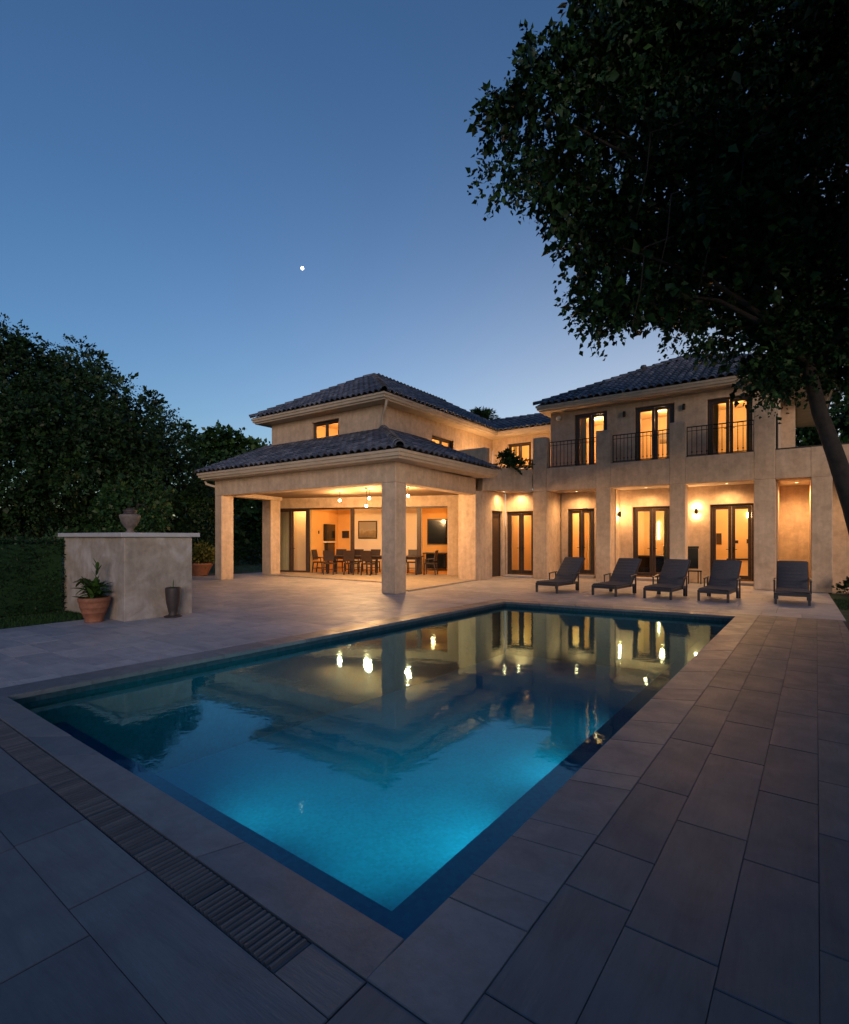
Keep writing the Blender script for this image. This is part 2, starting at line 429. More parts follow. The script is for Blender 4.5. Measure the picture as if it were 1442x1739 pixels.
dNear = Vector((math.cos(cNL), math.sin(cNL))); dR = Vector((math.cos(cR), math.sin(cR)))
X1 = isect(COPE[0], dNear, PN, dR)            # the near coping stops where the right pool side would run on
EXd = tuple(Vector(PN)-dR*6)
pm = MB()
# in front of the near side
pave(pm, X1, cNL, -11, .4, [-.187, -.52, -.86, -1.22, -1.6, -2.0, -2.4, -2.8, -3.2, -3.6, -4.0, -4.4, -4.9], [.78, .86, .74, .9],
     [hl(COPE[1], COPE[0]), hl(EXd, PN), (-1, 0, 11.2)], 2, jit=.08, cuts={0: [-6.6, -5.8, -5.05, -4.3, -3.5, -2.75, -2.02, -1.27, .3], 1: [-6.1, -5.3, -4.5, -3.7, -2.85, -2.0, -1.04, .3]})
# right of the pool
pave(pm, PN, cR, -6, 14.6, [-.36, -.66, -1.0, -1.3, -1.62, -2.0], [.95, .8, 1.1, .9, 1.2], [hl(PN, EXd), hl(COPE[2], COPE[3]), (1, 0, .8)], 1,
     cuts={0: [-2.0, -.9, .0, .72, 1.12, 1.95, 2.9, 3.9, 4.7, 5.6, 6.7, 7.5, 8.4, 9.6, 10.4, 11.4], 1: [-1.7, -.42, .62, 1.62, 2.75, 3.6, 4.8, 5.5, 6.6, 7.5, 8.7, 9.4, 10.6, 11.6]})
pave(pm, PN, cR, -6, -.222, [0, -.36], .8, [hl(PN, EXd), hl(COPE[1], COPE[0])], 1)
# left of the pool
pave(pm, (-11.2, 1.2), 0, -2, 6, [.42*i for i in range(-2, 9)], [.85, .8, .9], [hl(COPE[0], COPE[3]), hl(COPE[0], COPE[1]), (0, 1, 4.44), (-1, 0, 11.2)])
LX0, LX1 = (-11.2, 4.4), (-20.6, 11.6)
pave(pm, (-20, 4.44), 0, -2, 16, [.55*i for i in range(0, 15)], [.95, .85, 1.0], [hl(COPE[0], COPE[3]), (0, -1, -4.44), (0, 1, COPE[3][1]), hl(LX1, LX0)])
# beyond the pool, up to the villa
pave(pm, (-20, COPE[3][1]), 0, -2, 26, [.6*i for i in range(0, 17)], [1.0, .9, 1.1], [(-1, 0, 19.6), (1, 0, .86), (0, -1, -COPE[3][1]), hl(COPE[3], COPE[2]), (0, 1, 20.3)])
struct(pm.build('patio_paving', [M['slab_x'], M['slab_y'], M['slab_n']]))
def holed_sheet(mb, outer, hole, z):
    vs = [(x, y, z) for x, y in outer]+[(x, y, z) for x, y in hole]
    mb.add(vs, [(i, (i+1) % 4, 4+(i+1) % 4, 4+i) for i in range(4)])
gb = MB(); holed_sheet(gb, [(-11.18, -5), (.85, -5), (.85, 20.3), (-11.18, 20.3)], offset_quad(POOL, [.03]*4), -.012)
gb.add([(-11.18, 4.4, -.012), (-11.18, 20.3, -.012), (-19.6, 20.3, -.012), (-20.5, 11.6, -.012)], [(0, 1, 2, 3)])
struct(gb.build('paving_bed', M['grout']))
lb = MB(); holed_sheet(lb, [(-900, -900), (900, -900), (900, 900), (-900, 900)], offset_quad(POOL, [.05]*4), -.03)
struct(lb.build('ground', M['lawn']))
# coping
cm = MB()
IN = offset_quad(POOL, [-.012]*4)
def coping_side(a0, a1, o0, o1, ts):
    a0, a1, o0, o1 = map(Vector, (a0, a1, o0, o1))
    for k in range(len(ts)-1):
        p0, p1 = a0.lerp(a1, ts[k]), a0.lerp(a1, ts[k+1]); r0, r1 = o0.lerp(o1, ts[k]), o0.lerp(o1, ts[k+1])
        slab(cm, [tuple(p0), tuple(r0), tuple(r1), tuple(p1)], .004, gap=.002, deep=.05)
def fr(n, j=.15): return [0]+[(k+random.uniform(-j, j))/n for k in range(1, n)]+[1]
coping_side(IN[0], IN[1], COPE[0], X1, [0, .09, .2, .33, .44, .56, .79, 1])
coping_side(tuple(Vector(X1)-Vector((.012, 0))), IN[2], COPE[1], COPE[2], [0, .05, .068, .105, .125, .18, .2, .26, .31, .38, .42, .5, .57, .63, .7, .76, .83, .9, .95, 1])
coping_side(IN[2], IN[3], COPE[2], COPE[3], fr(6)); coping_side(IN[3], IN[0], COPE[3], COPE[0], fr(13))
struct(cm.build('pool_coping', M['coping']))
# ribbed drain strip beside the near coping
dm = MB()
def nl(u, v): return (X1.x+u*dNear.x-v*dNear.y, X1.y+u*dNear.y+v*dNear.x)
u = -.30
for k in range(9):
    ln = .58
    slab(dm, [nl(u-ln, -.005), nl(u, -.005), nl(u, -.182), nl(u-ln, -.182)], -.006, gap=.002)
    nr = 17
    for j in range(nr):
        uu = u-ln+.012+(ln-.024)*(j+.5)/nr; wv = .0115+random.uniform(-.002, .002)
        hgt = max(.0005, .0045-.0008*k)
        dm.add([(*nl(uu-wv, -.012), -.0085), (*nl(uu-wv*.4, -.012), hgt), (*nl(uu+wv*.4, -.012), hgt), (*nl(uu+wv, -.012), -.0085),
                (*nl(uu-wv, -.178), -.0085), (*nl(uu-wv*.4, -.178), hgt), (*nl(uu+wv*.4, -.178), hgt), (*nl(uu+wv, -.178), -.0085)],
               [(0, 1, 5, 4), (1, 2, 6, 5), (2, 3, 7, 6), (0, 3, 2, 1), (4, 5, 6, 7)])
    u -= ln
tag(dm.build('drain_strip', M['drain']), 'dark ribbed stone drain strip running beside the near pool coping', 'drain')
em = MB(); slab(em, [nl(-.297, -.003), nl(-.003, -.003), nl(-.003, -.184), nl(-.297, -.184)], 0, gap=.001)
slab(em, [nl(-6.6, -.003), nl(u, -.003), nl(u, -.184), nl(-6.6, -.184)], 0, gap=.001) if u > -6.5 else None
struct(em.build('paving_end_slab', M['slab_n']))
for px_, yw_, az_, lb_, w_ in ((-4.5, 2.31, 0, 'round unseen light added in the near pool wall, farther from the near corner', 11), (-3.1, 2.26, 0, 'round unseen light added in the near pool wall, closer to the near corner', 8),
                          (-1.70, 4.3, 90, 'round unseen light added in the right pool wall, nearest the viewer', 10), (-1.65, 6.1, 90, 'round unseen light added in the middle of the right pool wall', 9), (-1.60, 7.8, 90, 'round unseen light added in the right pool wall, farthest from the viewer', 3)):
    r_ = thing('added_pool_light', lb_, 'pool light', (px_, yw_, -.62), rad(az_), group='unseen lights added for the pool glow')  # no fittings in view; lights added to make the water glow turquoise
    f_ = MB().lathe([(0, .0), (.09, .0)], 20).build('lens', M['added_pool_lens'], r_); g_ = MB().lathe([(.09, -.01), (.09, .012), (.12, .012), (.125, 0)], 20).build('rim', M['white'], r_, smooth=True)
    for o_ in (f_, g_): o_.rotation_euler = (rad(-90), 0, 0)
    d_ = Vector((-math.sin(rad(az_)), math.cos(rad(az_)), 0)); l_ = spot((px_+d_.x*.05, yw_+d_.y*.05, -.62), w_*2.6, 120, 1.0, .15, (.8, .97, 1)); l_.rotation_euler = (rad(94 if az_ == 0 else 74), 0, rad(az_))
# ================================================================ VILLA
VO = (-9.0, 18.0, 0.0)
villa = thing('villa', 'two storey tan stucco villa with dark tiled roofs, lit corner porch and pillared arcade', 'house', VO, world=True)
ST = M['stucco']
def wall(name, p, ang, L, z0, z1, holes=(), th=.28, mat=None, parent=None, inner=True):
    """a wall from p along ang; its face looks to the right of its direction; rectangular openings with reveals"""
    mb = MB()
    us = sorted({0, L, *[h[0] for h in holes], *[h[1] for h in holes]}); zs = sorted({z0, z1, *[h[2] for h in holes], *[h[3] for h in holes]})
    def hole(u, z): return any(h[0] < u < h[1] and h[2] < z < h[3] for h in holes)
    idx = {}
    def vid(u, z, b_):
        k = (u, z, b_)
        if k not in idx: idx[k] = len(mb.v); mb.v.append((u, th if b_ else 0, z))
        return idx[k]
    for i in range(len(us)-1):
        for j in range(len(zs)-1):
            u0, u1, a, b_ = us[i], us[i+1], zs[j], zs[j+1]
            if hole((u0+u1)/2, (a+b_)/2): continue
            mb.f.append((vid(u0, a, 0), vid(u1, a, 0), vid(u1, b_, 0), vid(u0, b_, 0)))
            mb.f.append((vid(u0, b_, 1), vid(u1, b_, 1), vid(u1, a, 1), vid(u0, a, 1)))
            def edge(du, dz, q):
                uu, zz = (u0+u1)/2+du*(u1-u0), (a+b_)/2+dz*(b_-a)
                if uu < 0 or uu > L or zz < z0 or zz > z1 or hole(uu, zz): mb.f.append(tuple(q))
            edge(-1, 0, [vid(u0, a, 1), vid(u0, a, 0), vid(u0, b_, 0), vid(u0, b_, 1)])
            edge(1, 0, [vid(u1, a, 0), vid(u1, a, 1), vid(u1, b_, 1), vid(u1, b_, 0)])
            edge(0, -1, [vid(u0, a, 1), vid(u1, a, 1), vid(u1, a, 0), vid(u0, a, 0)])
            edge(0, 1, [vid(u0, b_, 0), vid(u1, b_, 0), vid(u1, b_, 1), vid(u0, b_, 1)])
    mb.m = [0]*len(mb.f)
    mb.place((p[0], p[1], 0), ang)
    return mb.build(name, mat or ST, parent or villa, bevel=.012)
def french(name, p, ang, w_, h_, z0, leaves=2, setback=.1, stile=.1, frame=.065, label=None, open_=None, handle=True):
    """glazed door or window in the plane at p along ang"""
    mb = MB(); y0, y1 = setback, setback+.07
    def bx(m_, a, b_, c, d, e=0, f_=0): m_.box(a, b_, y0-e, y1+f_, c, d)
    bx(mb, 0, frame, z0, z0+h_); bx(mb, w_-frame, w_, z0, z0+h_); bx(mb, frame, w_-frame, z0+h_-frame, z0+h_); bx(mb, frame, w_-frame, z0, z0+.035)
    lw = (w_-2*frame)/leaves; panes = []
    for k in range(leaves):
        a = frame+k*lw+.004; b_ = a+lw-.008; c = z0+.04; d = z0+h_-frame-.004
        e = -.012
        bx(mb, a, a+stile, c, d, e, e); bx(mb, b_-stile, b_, c, d, e, e)
        bx(mb, a+stile, b_-stile, d-stile, d, e, e); bx(mb, a+stile, b_-stile, c, c+stile*1.35, e, e)
        panes.append((a+stile, b_-stile, c+stile*1.35, d-stile))
    mb.place((p[0], p[1], 0), ang)
    o = mb.build(name, M['wood'], villa, bevel=.006)
    if label: o['label'] = label
    for a, b_, c, d in panes:
        g_ = MB(); ym = (y0+y1)/2
        g_.add([(a-.004, ym, c-.004), (b_+.004, ym, c-.004), (b_+.004, ym, d+.004), (a-.004, ym, d+.004)], [(0, 1, 2, 3)]); g_.place((p[0], p[1], 0), ang)
        g_.build('glass_pane', M['glass'], o)
    if handle and h_ > 1.6:
        for side in ((-1, 1) if leaves == 2 else (-1,)):
            hx = frame+lw*(leaves//2 or 1)+side*.055; hm = MB()
            hm.box(hx-.015, hx+.015, y0-.012, y0+.013, z0+.95, z0+1.15); hm.bar((hx, y0-.04, z0+1.06), (hx+side*.11, y0-.045, z0+1.06), .018)
            hm.bar((hx, y0-.045, z0+1.06), (hx, y0, z0+1.06), .016)
            hm.place((p[0], p[1], 0), ang); hm.build('handle', M['iron'], o)
    return o
def room(x0, x1, y0, y1, z0, z1, mat=None, org=(0, 0), ang=0, name='room_shell'):
    """plastered room behind an opening, front side open"""
    mb = MB()
    mb.box(x0-.1, x0, y0, y1, z0, z1); mb.box(x1, x1+.1, y0, y1, z0, z1); mb.box(x0-.1, x1+.1, y1, y1+.1, z0, z1)
    mb.box(x0-.1, x1+.1, y0, y1+.1, z0-.1, z0); mb.box(x0-.1, x1+.1, y0, y1+.1, z1, z1+.1)
    mb.place((org[0], org[1], 0), ang)
    return mb.build(name, mat or M['plaster'], villa)
def sweep(name, path, prof, closed=False, mat=None):
    """moulding swept along an eave line (outward = right of direction), mitred at the corners"""
    n = len(path); P = [Vector(p) for p in path]; mb = MB(); rings = []
    for i in range(n):
        a = (P[i]-P[i-1]).normalized() if (closed or i > 0) else None
        b_ = (P[(i+1) % n]-P[i]).normalized() if (closed or i < n-1) else None
        a = a or b_; b_ = b_ or a
        na, nb = Vector((a.y, -a.x)), Vector((b_.y, -b_.x)); m_ = (na+nb); m_ = m_/m_.dot(na) if m_.length > 1e-6 else na
        rings.append([(P[i].x+m_.x*o_, P[i].y+m_.y*o_, z) for o_, z in prof])
    k = len(prof); vs = [v for r in rings for v in r]; fs = []
    for i in range(n if closed else n-1):
        j = (i+1) % n
        for q in range(k):
            r = (q+1) % k
            fs.append((i*k+q, i*k+r, j*k+r, j*k+q))
    if not closed: fs += [tuple(range(k))[::-1], tuple(range((n-1)*k, n*k))]
    mb.add(vs, fs)
    return mb.build(name, mat or M['trim'], villa)
def corn(zt, ov):
    return [(0, zt), (0, zt-.075), (-.035, zt-.085), (-.045, zt-.17), (-.1, zt-.185), (-.12, zt-.235), (-ov, zt-.25), (-ov, zt-.0)]
# -------------------------------------------------- roofs
TP, TC = .27, .34       # tile pitch along the eave, course depth
def tiles(mb, P0, eu, inn, slope, poly, z0):
    """barrel tiles on one roof slope. poly: convex outline in (u along eave, s inward)"""
    eu = Vector((*eu, 0)); inn3 = Vector((*inn, slope)).normalized(); nrm = eu.cross(inn3).normalized()
    if nrm.z < 0: nrm = -nrm
    kk = math.sqrt(1+slope*slope)
    umin, umax = min(p[0] for p in poly), max(p[0] for p in poly); smax = max(p[1] for p in poly)
    def inside(u, s_):
        for i in range(len(poly)):
            p, q = poly[i], poly[(i+1) % len(poly)]
            if (q[0]-p[0])*(s_-p[1])-(q[1]-p[1])*(u-p[0]) < -.02: return False
        return True
    ns = int(smax*kk/TC)+1; nu = int((umax-umin)/TP)+1
    Q = Vector((P0[0], P0[1], z0))
    # closed deck under the tiles
    mb.add([Q+eu*u+Vector((*inn, slope))*s_-nrm*.015 for u, s_ in poly], [tuple(range(len(poly)))], 1)
    prof = [(-.135, .0), (-.1, .012), (-.085, .045), (-.05, .078), (0, .09), (.05, .078), (.085, .045), (.1, .012), (.135, 0)]
    for i in range(ns):
        for j in range(nu+1):
            u = umin+j*TP+TP*.25; s_ = (i+.5)*TC/kk
            if not inside(u, s_): continue
            ju, jl = random.uniform(-.006, .006), random.uniform(-.012, .012); jn = random.uniform(0, .008)
            lo, hi = i*TC-.045+jl, (i+1)*TC+.03
            vs = []
            for (l, lift, ks) in ((lo, .034+jn, 1.0), (hi, .004+jn, .93)):
                for a, b_ in prof: vs.append(Q+eu*(u+ju+a*ks)+inn3*l+nrm*(b_*ks+lift))
            for a, b_ in prof: vs.append(Q+eu*(u+ju+a)+inn3*(lo+.004)+nrm*(b_+.034+jn-.03))
            k = len(prof)
            fs = [(q, q+1, k+q+1, k+q) for q in range(k-1)]+[(2*k+q, 2*k+q+1, q+1, q) for q in range(k-1)]
            mb.add(vs, fs, 0)
def caps(mb, a, b_, r=.13, l=.4):
    a, b_ = Vector(a), Vector(b_); L = (b_-a).length; n = max(1, round(L/l)); t_ = (b_-a).normalized()
    side = t_.cross(Vector((0, 0, 1))).normalized(); up = side.cross(t_).normalized()
    for i in range(n):
        p, q = a+t_*(i*L/n-.05), a+t_*((i+1)*L/n+.02); vs = []
        jr = r*random.uniform(.96, 1.04)
        for (c, rr, lf) in ((p, jr, .035), (q, jr*.88, .0)):
            for k in range(9):
                an = math.pi*k/8; vs.append(c+side*math.cos(an)*rr+up*(math.sin(an)*rr*.95+lf-.02))
        for k in range(9):
            an = math.pi*k/8; vs.append(p+side*math.cos(an)*(jr-.03)+up*(math.sin(an)*(jr-.03)*.95+.015))
        mb.add(vs, [(k, k+1, k+10, k+9) for k in range(8)]+[(18+k, 19+k, k+1, k) for k in range(8)], 0)
def hip_roof(name, x0, x1, y0, y1, z, slope, sides='SEWN', label=None, apex=None):
    mb = MB(); hw = (x1-x0)/2
    L = y1-y0; long_y = L > 2*hw
    r = min(hw, L/2); W = x1-x0
    if 'S' in sides: tiles(mb, (x0, y0), (1, 0), (0, 1), slope, [(0, 0), (W, 0), (W-r, r), (r, r)], z)
    if 'E' in sides: tiles(mb, (x1, y0), (0, 1), (-1, 0), slope, [(0, 0), (L, 0), (L-r, r), (r, r)], z)
    if 'N' in sides: tiles(mb, (x1, y1), (-1, 0), (0, -1), slope, [(0, 0), (W, 0), (W-r, r), (r, r)], z)
    if 'W' in sides: tiles(mb, (x0, y1), (0, -1), (1, 0), slope, [(0, 0), (L, 0), (L-r, r), (r, r)], z)
    zz = z+r*slope
    A = (x0+r, y0+r, zz+.05); B = (x1-r, y0+r, zz+.05); C_ = (x1-r, y1-r, zz+.05); D = (x0+r, y1-r, zz+.05)
    for p, q in (((x0, y0, z+.05), A), ((x1, y0, z+.05), B), ((x1, y1, z+.05), C_), ((x0, y1, z+.05), D)): caps(mb, p, q)
    if (Vector(A)-Vector(B)).length > .1: caps(mb, A, B)
    if (Vector(B)-Vector(C_)).length > .1: caps(mb, C_, B)
    o = mb.build(name, [M['tile'], M['grout']], villa)
    if label: o['label'] = label
    return o
# --- porch
PZ0, PZ1 = 3.15, 3.74
def pillar(x0, x1, y0, y1, z1, name='pillar', z0=0.0):
    return MB().box(x0, x1, y0, y1, z0, z1).build(name, ST, villa, bevel=.015)
pillar(-17.74, -17.33, 11.38, 11.9, PZ0-.002); pillar(-9.57, -9.05, 11.38, 11.87, PZ0-.002); pillar(-18.38, -17.8, 14.0, 14.5, 3.3)
pillar(-10.17, -9.42, 16.55, 17.06, 3.3)
bm_ = MB()
bm_.prism([(-17.744, 11.376), (-9.046, 11.376), (-9.05, 11.874), (-17.74, 11.904)], PZ0, PZ1)
bm_.build('front_beam', ST, villa, bevel=.012)
MB().prism([(-9.5, 11.876), (-9.05, 11.876), (-9.418, 16.548), (-9.86, 16.548)], PZ0+.001, PZ1-.002).build('side_beam', ST, villa, bevel=.012)
MB().prism([(-17.74, 11.906), (-17.33, 11.906), (-17.8, 14.6), (-18.36, 14.6)], PZ0+.001, PZ1-.002).build('side_beam', ST, villa, bevel=.012)
PA = (-18.75, 14.85); PANG = math.atan2(18.0-14.85, -10.75+18.75)
pex = Vector((math.cos(PANG), math.sin(PANG))); pey = Vector((-math.sin(PANG), math.cos(PANG)))
def pw(u, v, z=0): return (PA[0]+pex.x*u+pey.x*v, PA[1]+pex.y*u+pey.y*v, z)
wall('rear_wall', pw(-.3, 0)[:2], PANG, 9.05, 0, 4.0, [(.27, 8.18, .055, 2.86)], th=.3)
# ceiling
MB().prism([(-17.5, 11.7), (-9.25, 11.7), (-9.6, 17.2), (-10.4, 18.4), pw(8.6, .1)[:2], pw(-.2, .1)[:2], (-18.1, 14.3)], 3.3, 3.36).build('porch_ceiling', simple('brown_porch_ceiling', (.22, .14, .08), .8), villa)
# raised floor
MB().prism([(-17.9, 13.9), (-11.1, 13.9), (-9.6, 12.35), (-9.12, 12.1), (-9.43, 16.5), (-9.44, 17.05), (-10.3, 18.3), pw(8.7, .0)[:2], pw(-.25, 0)[:2], (-18.4, 14.5)], -.01, .05).build('porch_floor', M['porch'], villa, bevel=.006)
# porch roof: front slope and side slope
rf = MB(); sl = .42; ex0, ex1, ey0 = -18.1, -8.5, 10.86; RZ = 3.98
tiles(rf, (ex0, ey0), (1, 0), (0, 1), sl, [(0, 0), (ex1-ex0, 0), (ex1-ex0-3.6, 3.6), (-.25, 3.6)], RZ)
tiles(rf, (ex1, ey0), (0, 1), (-1, 0), sl, [(0, 0), (5.75, 0), (5.75, 3.6), (3.6, 3.6)], RZ)
caps(rf, (ex1, ey0, RZ+.05), (ex1-3.6, ey0+3.6, RZ+3.6*sl+.05), .15); caps(rf, (ex0+.03, ey0, RZ+.03), (ex0-.22, ey0+3.6, RZ+3.6*sl+.03), .1)
caps(rf, (ex1-.02, ey0+5.75, RZ+.03), (ex1-3.6, ey0+5.75, RZ+3.6*sl+.03), .1)
rf.build('porch_roof', [M['tile'], M['grout']], villa)
sweep('porch_cornice', [(-18.25, 14.6), (ex0, ey0), (ex1, ey0), (ex1, ey0+5.78), (-9.4, ey0+5.78)], corn(RZ-.01, .62))
# --- left upper storey
UX0, UX1, UY0, UY1 = -18.3, -12.1, 14.43, 23.2
wall('upper_wall', (UX0, UY0), 0, UX1-UX0, 4.0, 6.42, [(2.5, 4.02, 5.33, 6.2)])
wall('upper_wall', (UX1, UY0+.282), rad(90), 8.188, 3.36, 6.42, [(2.928, 4.568, 5.0, 5.83)])
wall('upper_wall', (UX0, 24.5), rad(-90), 24.5-UY0-.285, 3.4, 6.42)
french('window', (UX0+2.5, UY0), 0, 1.52, .87, 5.33, stile=.07)
french('window', (UX1, UY0+3.21), rad(90), 1.64, .83, 5.0, stile=.07)
URX0, URX1, URY0 = UX0-.6, UX1+.6, UY0-.6
hip_roof('upper_roof', URX0, URX1, URY0, 27.0, 6.67, .565, label='tall dark tiled hip roof over the left upper storey')
sweep('upper_cornice', [(URX0, 25.5), (URX0, URY0), (URX1, URY0), (URX1, 22.3), (-8.0, 22.3)], corn(6.66, .6))
# downpipes
dp = MB(); dp.tube([(-11.62, 14.1, 6.42), (-11.68, 14.12, 6.2), (-11.95, 14.3, 5.98), (-12.04, 14.37, 5.8), (-12.05, 14.38, 5.4)], .045, 10)
dp.build('downpipe', M['trim'], villa, smooth=True)
dp = MB(); dp.tube([(-18.1, 11.2, 3.72), (-18.05, 11.22, 3.6), (-17.8, 11.45, 3.5), (-17.76, 11.5, 3.42)], .045, 10); dp.build('downpipe', M['trim'], villa, smooth=True)
# --- connecting storey
wall('upper_wall', (UX1+.0, 22.9), 0, 4.1, 4.2, 6.42, [(.85, 2.05, 4.9, 6.12)])
french('window', (UX1+.85, 22.9), 0, 1.2, 1.22, 4.9, stile=.08)
rf = MB(); tiles(rf, (URX1, 22.3), (1, 0), (0, 1), .42, [(0, 0), (3.6, 0), (3.6, 2.6), (-2.3, 2.6)], 6.67); caps(rf, (URX1-2, 24.9, 7.8), (-7.8, 24.9, 7.8)); rf.build('link_roof', [M['tile'], M['grout']], villa)
# terrace over the entry, with its low parapet block
MB().prism([(-12.08, 16.8), (-9.62, 16.8), (-8.3, 18.9), (-8.0, 22.88), (-12.08, 22.88)], 4.0, 4.15).build('terrace_floor', M['trim'], villa)
MB().box(-10.5, -9.1, 16.72, 17.02, 4.0, 4.88).build('parapet_block', ST, villa, bevel=.02)
MB().hexa([(-9.42, 17.06, 3.35), (-8.19, 18.82, 3.35), (-8.5, 19.0, 3.35), (-9.72, 17.2, 3.35)], [(-9.42, 17.06, 4.23), (-8.19, 18.82, 4.23), (-8.5, 19.0, 4.23), (-9.72, 17.2, 4.23)]).build('entry_beam', ST, villa, bevel=.012)
# --- right wing, arcade
AY, BY = 18.8, 20.35     # pillar face, back wall face
BZ0, BZ1 = 3.35, 4.22
XP = [(-8.17, -7.62), (-5.75, -5.24), (-3.31, -2.84), (-.94, -.39), (.47, .96), (3.4, 3.9)]
tops = [5.42, 5.42, 5.4, 5.62, BZ0, BZ0]
for (a, b_), zt in zip(XP, tops):
    pillar(a, b_, AY, AY+.55, zt if zt < 4 else BZ0-.002)
    if zt > 4: MB().box(a-.002, b_+.002, AY-.004, AY+.36, BZ0-.002, zt).build('pillar_top', ST, villa, bevel=.02)
for k in range(5):
    z1 = BZ1; MB().box(XP[k][1]+.003, XP[k+1][0]-.003, AY+.003, AY+.4, BZ0, z1).build('arcade_beam', ST, villa, bevel=.012)
MB().box(XP[4][0]+.001, XP[4][1]-.001, AY, AY+.4, BZ0, BZ1).build('arcade_beam', ST, villa)
for k in range(3):       # dark coping under each rail
    MB().box(XP[k][1]+.005, XP[k+1][0]-.005, AY+.12, AY+.39, BZ1+.001, BZ1+.035).build('ledge', M['grout'], villa)
MB().box(XP[3][1]+.003, 3.9, AY+.0, AY+.4, BZ1+.002, BZ1+.04).build('ledge', M['grout'], villa)
MB().prism([(-9.5, 17.3), (-8.3, 19.0), (-8.17, 19.21), (3.9, 19.21), (3.9, 22.2), (-9.5, 22.2)], BZ0+.02, BZ0+.1).build('arcade_ceiling', M['trim'], villa)
# entry: side wall with dark door, then the glazed entry door
wall('entry_side_wall', (-9.45, 17.062), rad(90), 1.95, 0, 3.37, [(.83, 1.72, .03, 2.62)], th=.3)
dd = MB(); dd.box(.83, .89, .1, .2, .03, 2.62); dd.box(1.66, 1.72, .1, .2, .03, 2.62); dd.box(.89, 1.66, .1, .2, 2.54, 2.62); dd.place((-9.45, 17.062, 0), rad(90))
do = dd.build('side_door', M['wood'], villa)
dd = MB(); dd.box(.892, 1.658, .13, .17, .04, 2.535)
for a, b_ in ((.2, 1.15), (1.3, 2.4)): dd.box(.99, 1.56, .118, .13, a, b_)
dd.place((-9.45, 17.062, 0), rad(90)); dd.build('door_leaf', M['wood'], do, bevel=.01)
hm = MB(); hm.bar((.96, .09, 1.05), (1.08, .09, 1.05), .02); hm.bar((.96, .09, 1.05), (.96, .13, 1.05), .02); hm.place((-9.45, 17.062, 0), rad(90)); hm.build('handle', M['iron'], do)
wall('entry_wall', (-9.45, 19.02), 0, 1.28, 0, 3.37, [(.04, 1.24, .1, 2.62)], th=.3)
french('french_door', (-9.41, 19.02), 0, 1.2, 2.52, .1)
MB().box(-9.4, -8.2, 18.8, 19.018, 0, .08).build('step', M['cap'], villa, bevel=.01)
# arcade back wall
doors = [(-7.36, -6.28), (-4.86, -3.5), (-2.3, -1.02)]
wall('arcade_wall', (-7.62, BY), 0, 7.23, 0, 3.37, [(a+7.62, b_+7.62, .12, 2.72) for a, b_ in doors], th=.3)
for a, b_ in doors:
    french('french_door', (a, BY), 0, b_-a, 2.6, .12)
    MB().box(a-.05, b_+.05, BY-.32, BY-.002, 0, .1).build('step', M['cap'], villa, bevel=.01)
MB().box(-8.13, -7.66, AY+.552, 22, 0, 3.37).build('side_wall', ST, villa)
MB().box(-5.7, -5.3, AY+.95, BY-.002, 0, 3.37).build('side_wall', ST, villa)
MB().box(-.39, -.34, AY+.552, 21.9, 0, 3.37).build('recess_wall', ST, villa); MB().box(.49, .9, AY+.552, 21.9, 0, 3.37).build('recess_wall', ST, villa)
MB().box(-.39, .9, 21.902, 22.1, 0, 3.37).build('recess_wall', ST, villa)
MB().box(.902, 3.9, BY, BY+.2, 0, 3.37).build('recess_wall', ST, villa)
MB().box(-.38, .5, AY+.3, 21.9, 0, .012).build('recess_floor', M['porch'], villa); MB().box(.95, 3.9, AY+.02, BY, -.02, .012).build('recess_floor', M['porch'], villa)
# balcony deck and upper wall
MB().box(-8.0, 3.9, AY+.402, BY+.3, BZ0+.12, BZ1-.02).build('balcony_deck', M['trim'], villa)
ud = [(-7.05, -5.78), (-4.76, -3.42), (-2.38, -1.06)]
wall('upper_wall', (-8.05, 20.3), 0, 7.73, BZ1-.019, 6.62, [(a+8.05, b_+8.05, BZ1+.02, z) for (a, b_), z in zip(ud, (6.47, 6.42, 6.36))], th=.3)
for (a, b_), z in zip(ud, (6.47, 6.42, 6.36)): french('french_door', (a, 20.3), 0, b_-a, z-BZ1-.02, BZ1+.02)
wall('upper_wall', (-8.05, 29), rad(-90), 8.695, 3.0, 6.62, th=.28)
wall('upper_wall', (-.32, 20.604), rad(90), 3.2, BZ1-.02, 6.62, th=.28)
wall('upper_wall', (-.6, 23.82), 0, .72, BZ1-.02, 6.62, th=.28)
wall('upper_wall', (.12, 23.822), rad(90), 5.2, 0, 6.62, th=.28)
hip_roof('wing_roof', -8.45, 1.2, 19.7, 29.6, 6.9, .485, label='long dark tiled hip roof over the right wing')
sweep('wing_cornice', [(-8.45, 29.6), (-8.45, 19.7), (1.2, 19.7), (1.2, 29.6)], corn(6.885, .42))
MB().prism([(-8.0, 20.2), (1.0, 20.2), (1.0, 29.4), (-8.0, 29.4)], 6.622, 6.66).build('soffit', M['trim'], villa)
vp = MB(); vp.lathe([(0, 0), (.09, 0), (.09, .22), (.14, .24), (.1, .33), (0, .36)], 14, (-5.05, 23.0, 8.45)); vp.build('roof_vent', M['tile'], villa, smooth=True)
